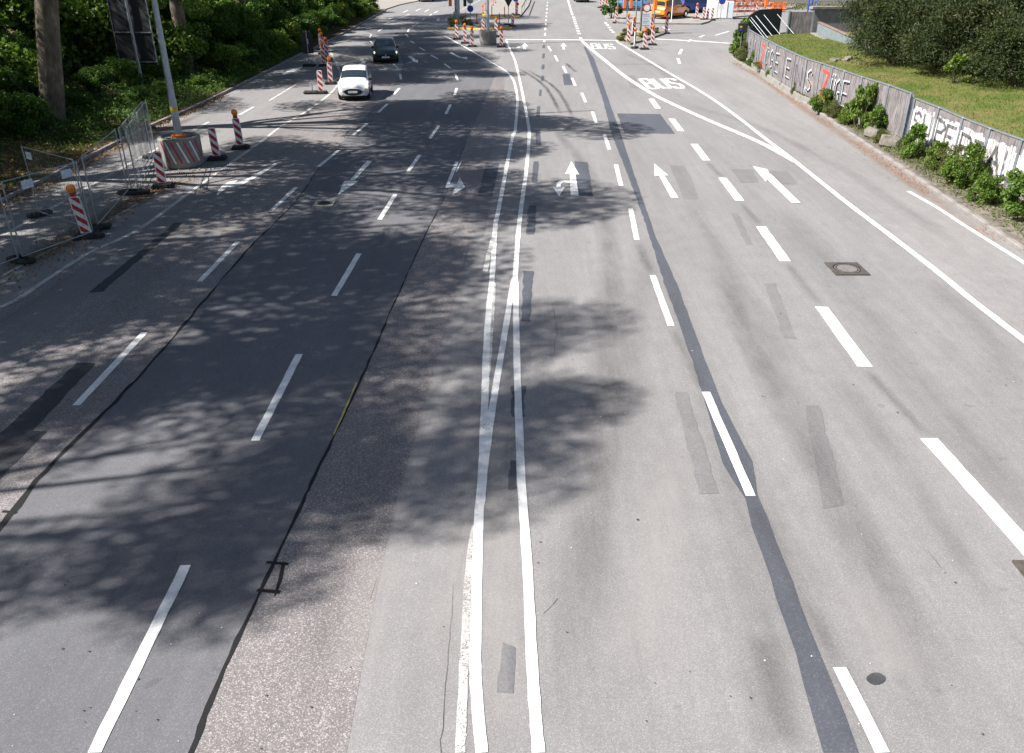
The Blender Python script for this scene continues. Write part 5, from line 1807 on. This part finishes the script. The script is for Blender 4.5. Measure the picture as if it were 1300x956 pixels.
m = MB(); m.box(-.36, .36, -.06, -.045, .55, 1.5); nb = m.build('notice_board', M['sheet'], rs)
for k, (a, b, z) in enumerate(((-.28, .2, 1.38), (-.28, .25, 1.26), (-.2, .1, 1.05), (-.28, .26, .85), (-.28, .1, .73))):
    m = MB(); m.box(a, b, -.064, -.0605, z, z + .035); m.build('text_line', M['galv_dull'], nb)
bs = post_thing('blue_sign_post', 597.5, 31.5, 'post with a blue round sign below a grey sign back', 'sign', 3.6, .03, 'galv', .1)
disc(bs, 1.3, .30, ((1.0, 'white'), (.93, 'blue_sign')))
disc(bs, 2.05, .32, ((1.0, 'galv_dull'),))
ys_ = post_thing('yield_sign', 645.5, 33, 'post with a dark triangular sign seen from behind on the centre islands', 'sign', 3.7, .03, 'galv', .1)
m = MB(); m.prism([(-.45, 2.3), (.45, 2.3), (0, 1.5)], .02, Matrix.Translation((0, -.06, 0))); m.build('triangle_plate', M['sign_back'], ys_)
m = MB(); m.box(-.45, .45, -.35, .35, -.05, .1, .03); m.build('foot', M['rubber'], ys_)
ar = post_thing('arrow_sign', 654.5, 21, 'blue round arrow sign with a small red sign on the far island', 'sign', 3.4, .03, 'galv', .1)
disc(ar, 1.6, .3, ((1.0, 'white'), (.92, 'blue_sign')))
disc(ar, 1.1, .16, ((1.0, 'red'),), .2)
ns = post_thing('no_parking_sign', 914, 27, 'blue round no stopping sign with red rim near the white box', 'sign', 2.9, .03, 'galv', .0)
disc(ns, 1.85, .34, ((1.0, 'red'), (.78, 'blue_sign')))
m = MB(); m.box(-.25, .25, -.06, -.045, 1.1, 1.45); m.build('sub_plate', M['white'], ns)
bx = post_thing('verge_sign', 937.5, 78, 'small dark sign box with yellow mark on a thin post before the wall end', 'sign', 2.3, .025, 'galv', .08)
m = MB(); m.box(-.3, .3, -.12, .02, 1.7, 2.25, .03); bb = m.build('sign_box', M['sign_back'], bx)
m = MB(); m.box(-.2, -.05, -.124, -.1205, 1.98, 2.08); m.build('yellow_mark', M['yellow'], bb)
m = MB(); m.box(-.2, -.05, -.124, -.1205, 1.8, 1.92); m.build('blue_mark', M['blue_sign'], bb)
for k, (px, py, lb) in enumerate(((773, 22, 'slim grey pole beside the three overlapping beacons'), (783.5, 26, 'slim grey pole in front of the dark bush'), (806, 40, 'slim grey pole left of the timber post'))):
    q = post_thing('slim_pole', px, py, lb, 'pole', 6.0, .06, 'galv_dull')
    m = MB(); m.lathe([(.11, 0), (.11, .2), (.07, .25)], 12); m.build('base_collar', M['galv_dull'], q)
vp = post_thing('white_red_pole', 852, 29, 'thin white pole with red top in front of the orange van', 'pole', 2.6, .045, 'white', .1)
m = MB(); m.lathe([(.06, 2.45), (.2, 2.5), (.2, 2.8), (.06, 2.85)], 14); m.build('red_top', M['red'], vp)
# orange flexible bollards
def bollard(px, py, label, h=.0):
    p = G(px, py)
    r = empty('orange_bollard', (p.x, p.y, h))
    tag(r, label, 'bollard', 'orange flexible bollards on the islands')
    m = MB(); m.lathe([(.05, .0), (.045, .3), (.045, .92), (.02, .95)], 12); m.build('shaft', M['orange'], r, smooth=True)
    m = MB(); m.lathe([(.13, 0), (.13, .04), (.05, .06)], 14); m.build('foot', M['rubber'], r)
    m = MB(); m.lathe([(.0485, .62), (.049, .63), (.049, .78), (.0485, .79)], 12); m.build('band', M['red'], r)
for px, py, lb in ((591.5, 31, 'orange bollard just right of the thick mast'), (605.5, 31.5, 'orange bollard right of the blue round sign'), (634, 32.3, 'orange bollard left of the triangular sign post'), (613, 18.5, 'leftmost orange bollard on the far island'), (616, 15, 'second orange bollard from the left on the far island'), (624.5, 21.5, 'orange bollard at the near edge of the far island right of the lamp post'), (640.5, 22.5, 'orange bollard at the near edge of the far island beside the triangular sign'), (626, 8, 'orange bollard at the back of the far island, left one'), (629, 5, 'orange bollard at the back of the far island, right one')):
    bollard(px, py, lb, .12)
# handrail of the far island
p0, p1 = G(662.5, 20), G(671, 2)
r = empty('handrail', (p0.x, p0.y, .12)); tag(r, 'dark slanting handrail at the right edge of the far island', 'handrail')
d = p1 - p0
m = MB(); m.tube([(0, 0, .7), (d.x, d.y, .7)], .05, 8); m.build('rail', M['black'], r)
for t in (0, .33, .66, 1):
    m = MB(); m.tube([(d.x * t, d.y * t, 0), (d.x * t, d.y * t, .7)], .035, 6); m.build('post', M['galv_dull'], r)
# island plants
I1 = make_shrub('island_weed', 401, .7, .6, 900, (.14, .06), 'leaf_olive', 10, 5)
for x, y, s_, lb in ((573, 36, 1.1, 'weed clump left of the thick mast'), (588, 33.5, 1.0, 'weed clump right of the thick mast'), (596, 34, .7, 'low weed below the blue round sign'), (788, 54, .8, 'weed at the left tip of the bus lane island'), (793, 47, .7, 'weed behind the leftmost beacon of the bus lane island'), (822, 47, .8, 'weed below the round sign'), (815, 50, .7, 'weed in the middle of the bus lane island'), (832, 44, .6, 'weed at the right of the bus lane island')):
    q = G(x, y); place(I1, USED, q.x, q.y, .1, s_, lb, 'weed', 'weeds on the traffic islands')
I2 = make_shrub('roadside_bush', 402, 2.4, 1.0, 2600, (.18, .12), 'leaf_deep', 14, 5)
q = G(776, 25); place(I2, USED, q.x, q.y, .1, 1.0, 'dark bush between two grey poles left of the blue car', 'bush', None)
for px, py, s_, lb in ((850, 8, 1.3, 'bright green bush behind the orange van'), (872, 9, 1.2, 'bright green bush left of the dark blue van')):
    q = G(px, py); place(B2, USED, q.x, q.y, .1, s_ * .6, lb, 'bush', 'green bushes behind the parked vans')
# white box, barriers, crates, pipes
p = G(920, 25)
r = empty('site_container', (p.x, p.y + 1.0, 0), R(-8)); tag(r, 'white box with grey end at the side road', 'box')
m = MB(); m.box(-1.6, .35, -.5, .8, .1, 1.65, .03); m.build('cabinet', M['white'], r)
m = MB(); m.box(.36, .95, -.45, .75, .1, 1.6, .03); m.build('grey_cabinet', M['sheet'], r)
m = MB(); m.box(-1.65, 1.0, -.52, .82, 0, .098, .0); m.build('plinth', M['concrete'], r)
m = MB(); m.box(-.62, -.60, -.515, -.502, .15, 1.6); m.build('door_gap', M['galv_dull'], r)
def barrier(x, y, rz, label, L=2.0):
    r = empty('site_barrier', (x, y, 0), rz)
    tag(r, label, 'barrier', 'red and white site barriers')
    for z in (.35, .85):
        m = MB(); m.box(-L / 2, L / 2, -.02, .02, z, z + .24); bd = m.build('board', M['white'], r)
        for k in range(6):
            x0 = -L / 2 + .06 + k * L / 6
            m = MB(); m.prism([(x0, z + .01), (x0 + .16, z + .01), (x0 + .26, z + .23), (x0 + .1, z + .23)], .003, Matrix.Translation((0, -.0245, 0))); m.build('stripe', M['faded_red'], bd)
    for x0 in (-L / 2 + .1, L / 2 - .1):
        m = MB(); m.box(x0 - .03, x0 + .03, -.018, .018, .05, 1.15); m.build('leg', M['white'], r)
        m = MB(); m.box(x0 - .12, x0 + .12, -.35, .35, .0, .08, .02); m.build('foot', M['rubber'], r)
    for x0 in (-L / 2 + .1, L / 2 - .1):
        m = MB(); m.lathe([(.09, 0), (.1, .06), (.07, .16)], 12, Matrix.Translation((x0, 0, 1.15))); m.build('lamp', M['lens_amber'], r)
names = ['leftmost', 'second', 'third', 'fourth', 'fifth']
for k in range(5):
    q = G(929 + k * 10.5, 20.5 - k * .15)
    barrier(q.x, q.y, R(random.uniform(-6, 6)), names[k] + ' red and white barrier from the white box across the side road', .95)
for k in range(5):
    q = G(924 + k * 11, 13 - k * .1)
    barrier(q.x, q.y, R(random.uniform(-5, 5)), names[k] + ' red and white barrier of the rear row beyond the side road', 1.15)
so = post_thing('signal_post', 969.5, 22, 'orange temporary signal beside the barriers at the top right', 'traffic signal', 2.4, .05)
signal_head(so, 0, 1.4)
def crate(px, py, rz, label, h0=0):
    q = G(px, py)
    r = empty('mesh_crate', (q.x, q.y, h0), rz); tag(r, label, 'crate', 'orange mesh crates')
    m = MB(); m.box(-.9, .9, -.5, .5, .05, .14); m.build('floor', M['orange'], r)
    for sx in (-.87, .87):
        for sy in (-.47, .47):
            m = MB(); m.box(sx - .03, sx + .03, sy - .03, sy + .03, 0, 1.25); m.build('corner_post', M['orange'], r)
    m = MB()
    for z in (.35, .6, .85, 1.15):
        for sy in (-.48, .48): m.box(-.84, .84, sy - .01, sy + .01, z, z + .05)
        for sx in (-.88, .88): m.box(sx - .01, sx + .01, -.44, .44, z, z + .05)
    for k in range(10):
        x0 = -.75 + k * .166
        for sy in (-.455, .455): m.box(x0, x0 + .03, sy - .008, sy + .008, .14, 1.18)
    m.build('bars', M['orange'], r)
crate(987, 15, R(5), 'orange mesh crate left of the blue pipes')
COL.objects['mesh_crate'].scale = (.8, .8, .8)
p = G(1025, 17)
for k, x in enumerate((0, .35, .8)):
    r = empty('blue_pipe', (p.x + x, p.y, 0)); tag(r, ('left', 'middle', 'right')[k] + ' one of three upright blue pipes behind the board screen', 'pipe', 'upright blue pipes')
    m = MB(); m.tube([(0, 0, 0), (.02, 0, 3.6)], .07, 12); m.build('shaft', M['blue_sign'], r, smooth=True)
    m = MB(); m.lathe([(.1, 0), (.1, .12), (.07, .14)], 12); m.build('socket', M['galv_dull'], r)
r = empty('retaining_wall', (12, 106, 0)); tag(r, 'long pale concrete wall behind the parked cars at the top edge', 'wall')
for k in range(24):
    m = MB(); m.box(k * 2.5 + .015, k * 2.5 + 2.485, 0, .35, -.1, 2.6, .02); m.build('wall_panel', M['paving'], r)
m = MB(); m.box(-.05, 60.05, -.06, .42, 2.604, 2.75, .02); m.build('coping', M['concrete'], r)
random.seed(88)
pts = []
for _ in range(5000):
    x = random.uniform(22, 62); y = random.uniform(98, 105.5)
    pts.append((x, y, random.uniform(0, .3)))
scatter_leaves('far_planting', pts, .3, .1, 'leaf_olive', 19, 'olive planting strip in front of the far pale wall', 'planting', droop=-.6)
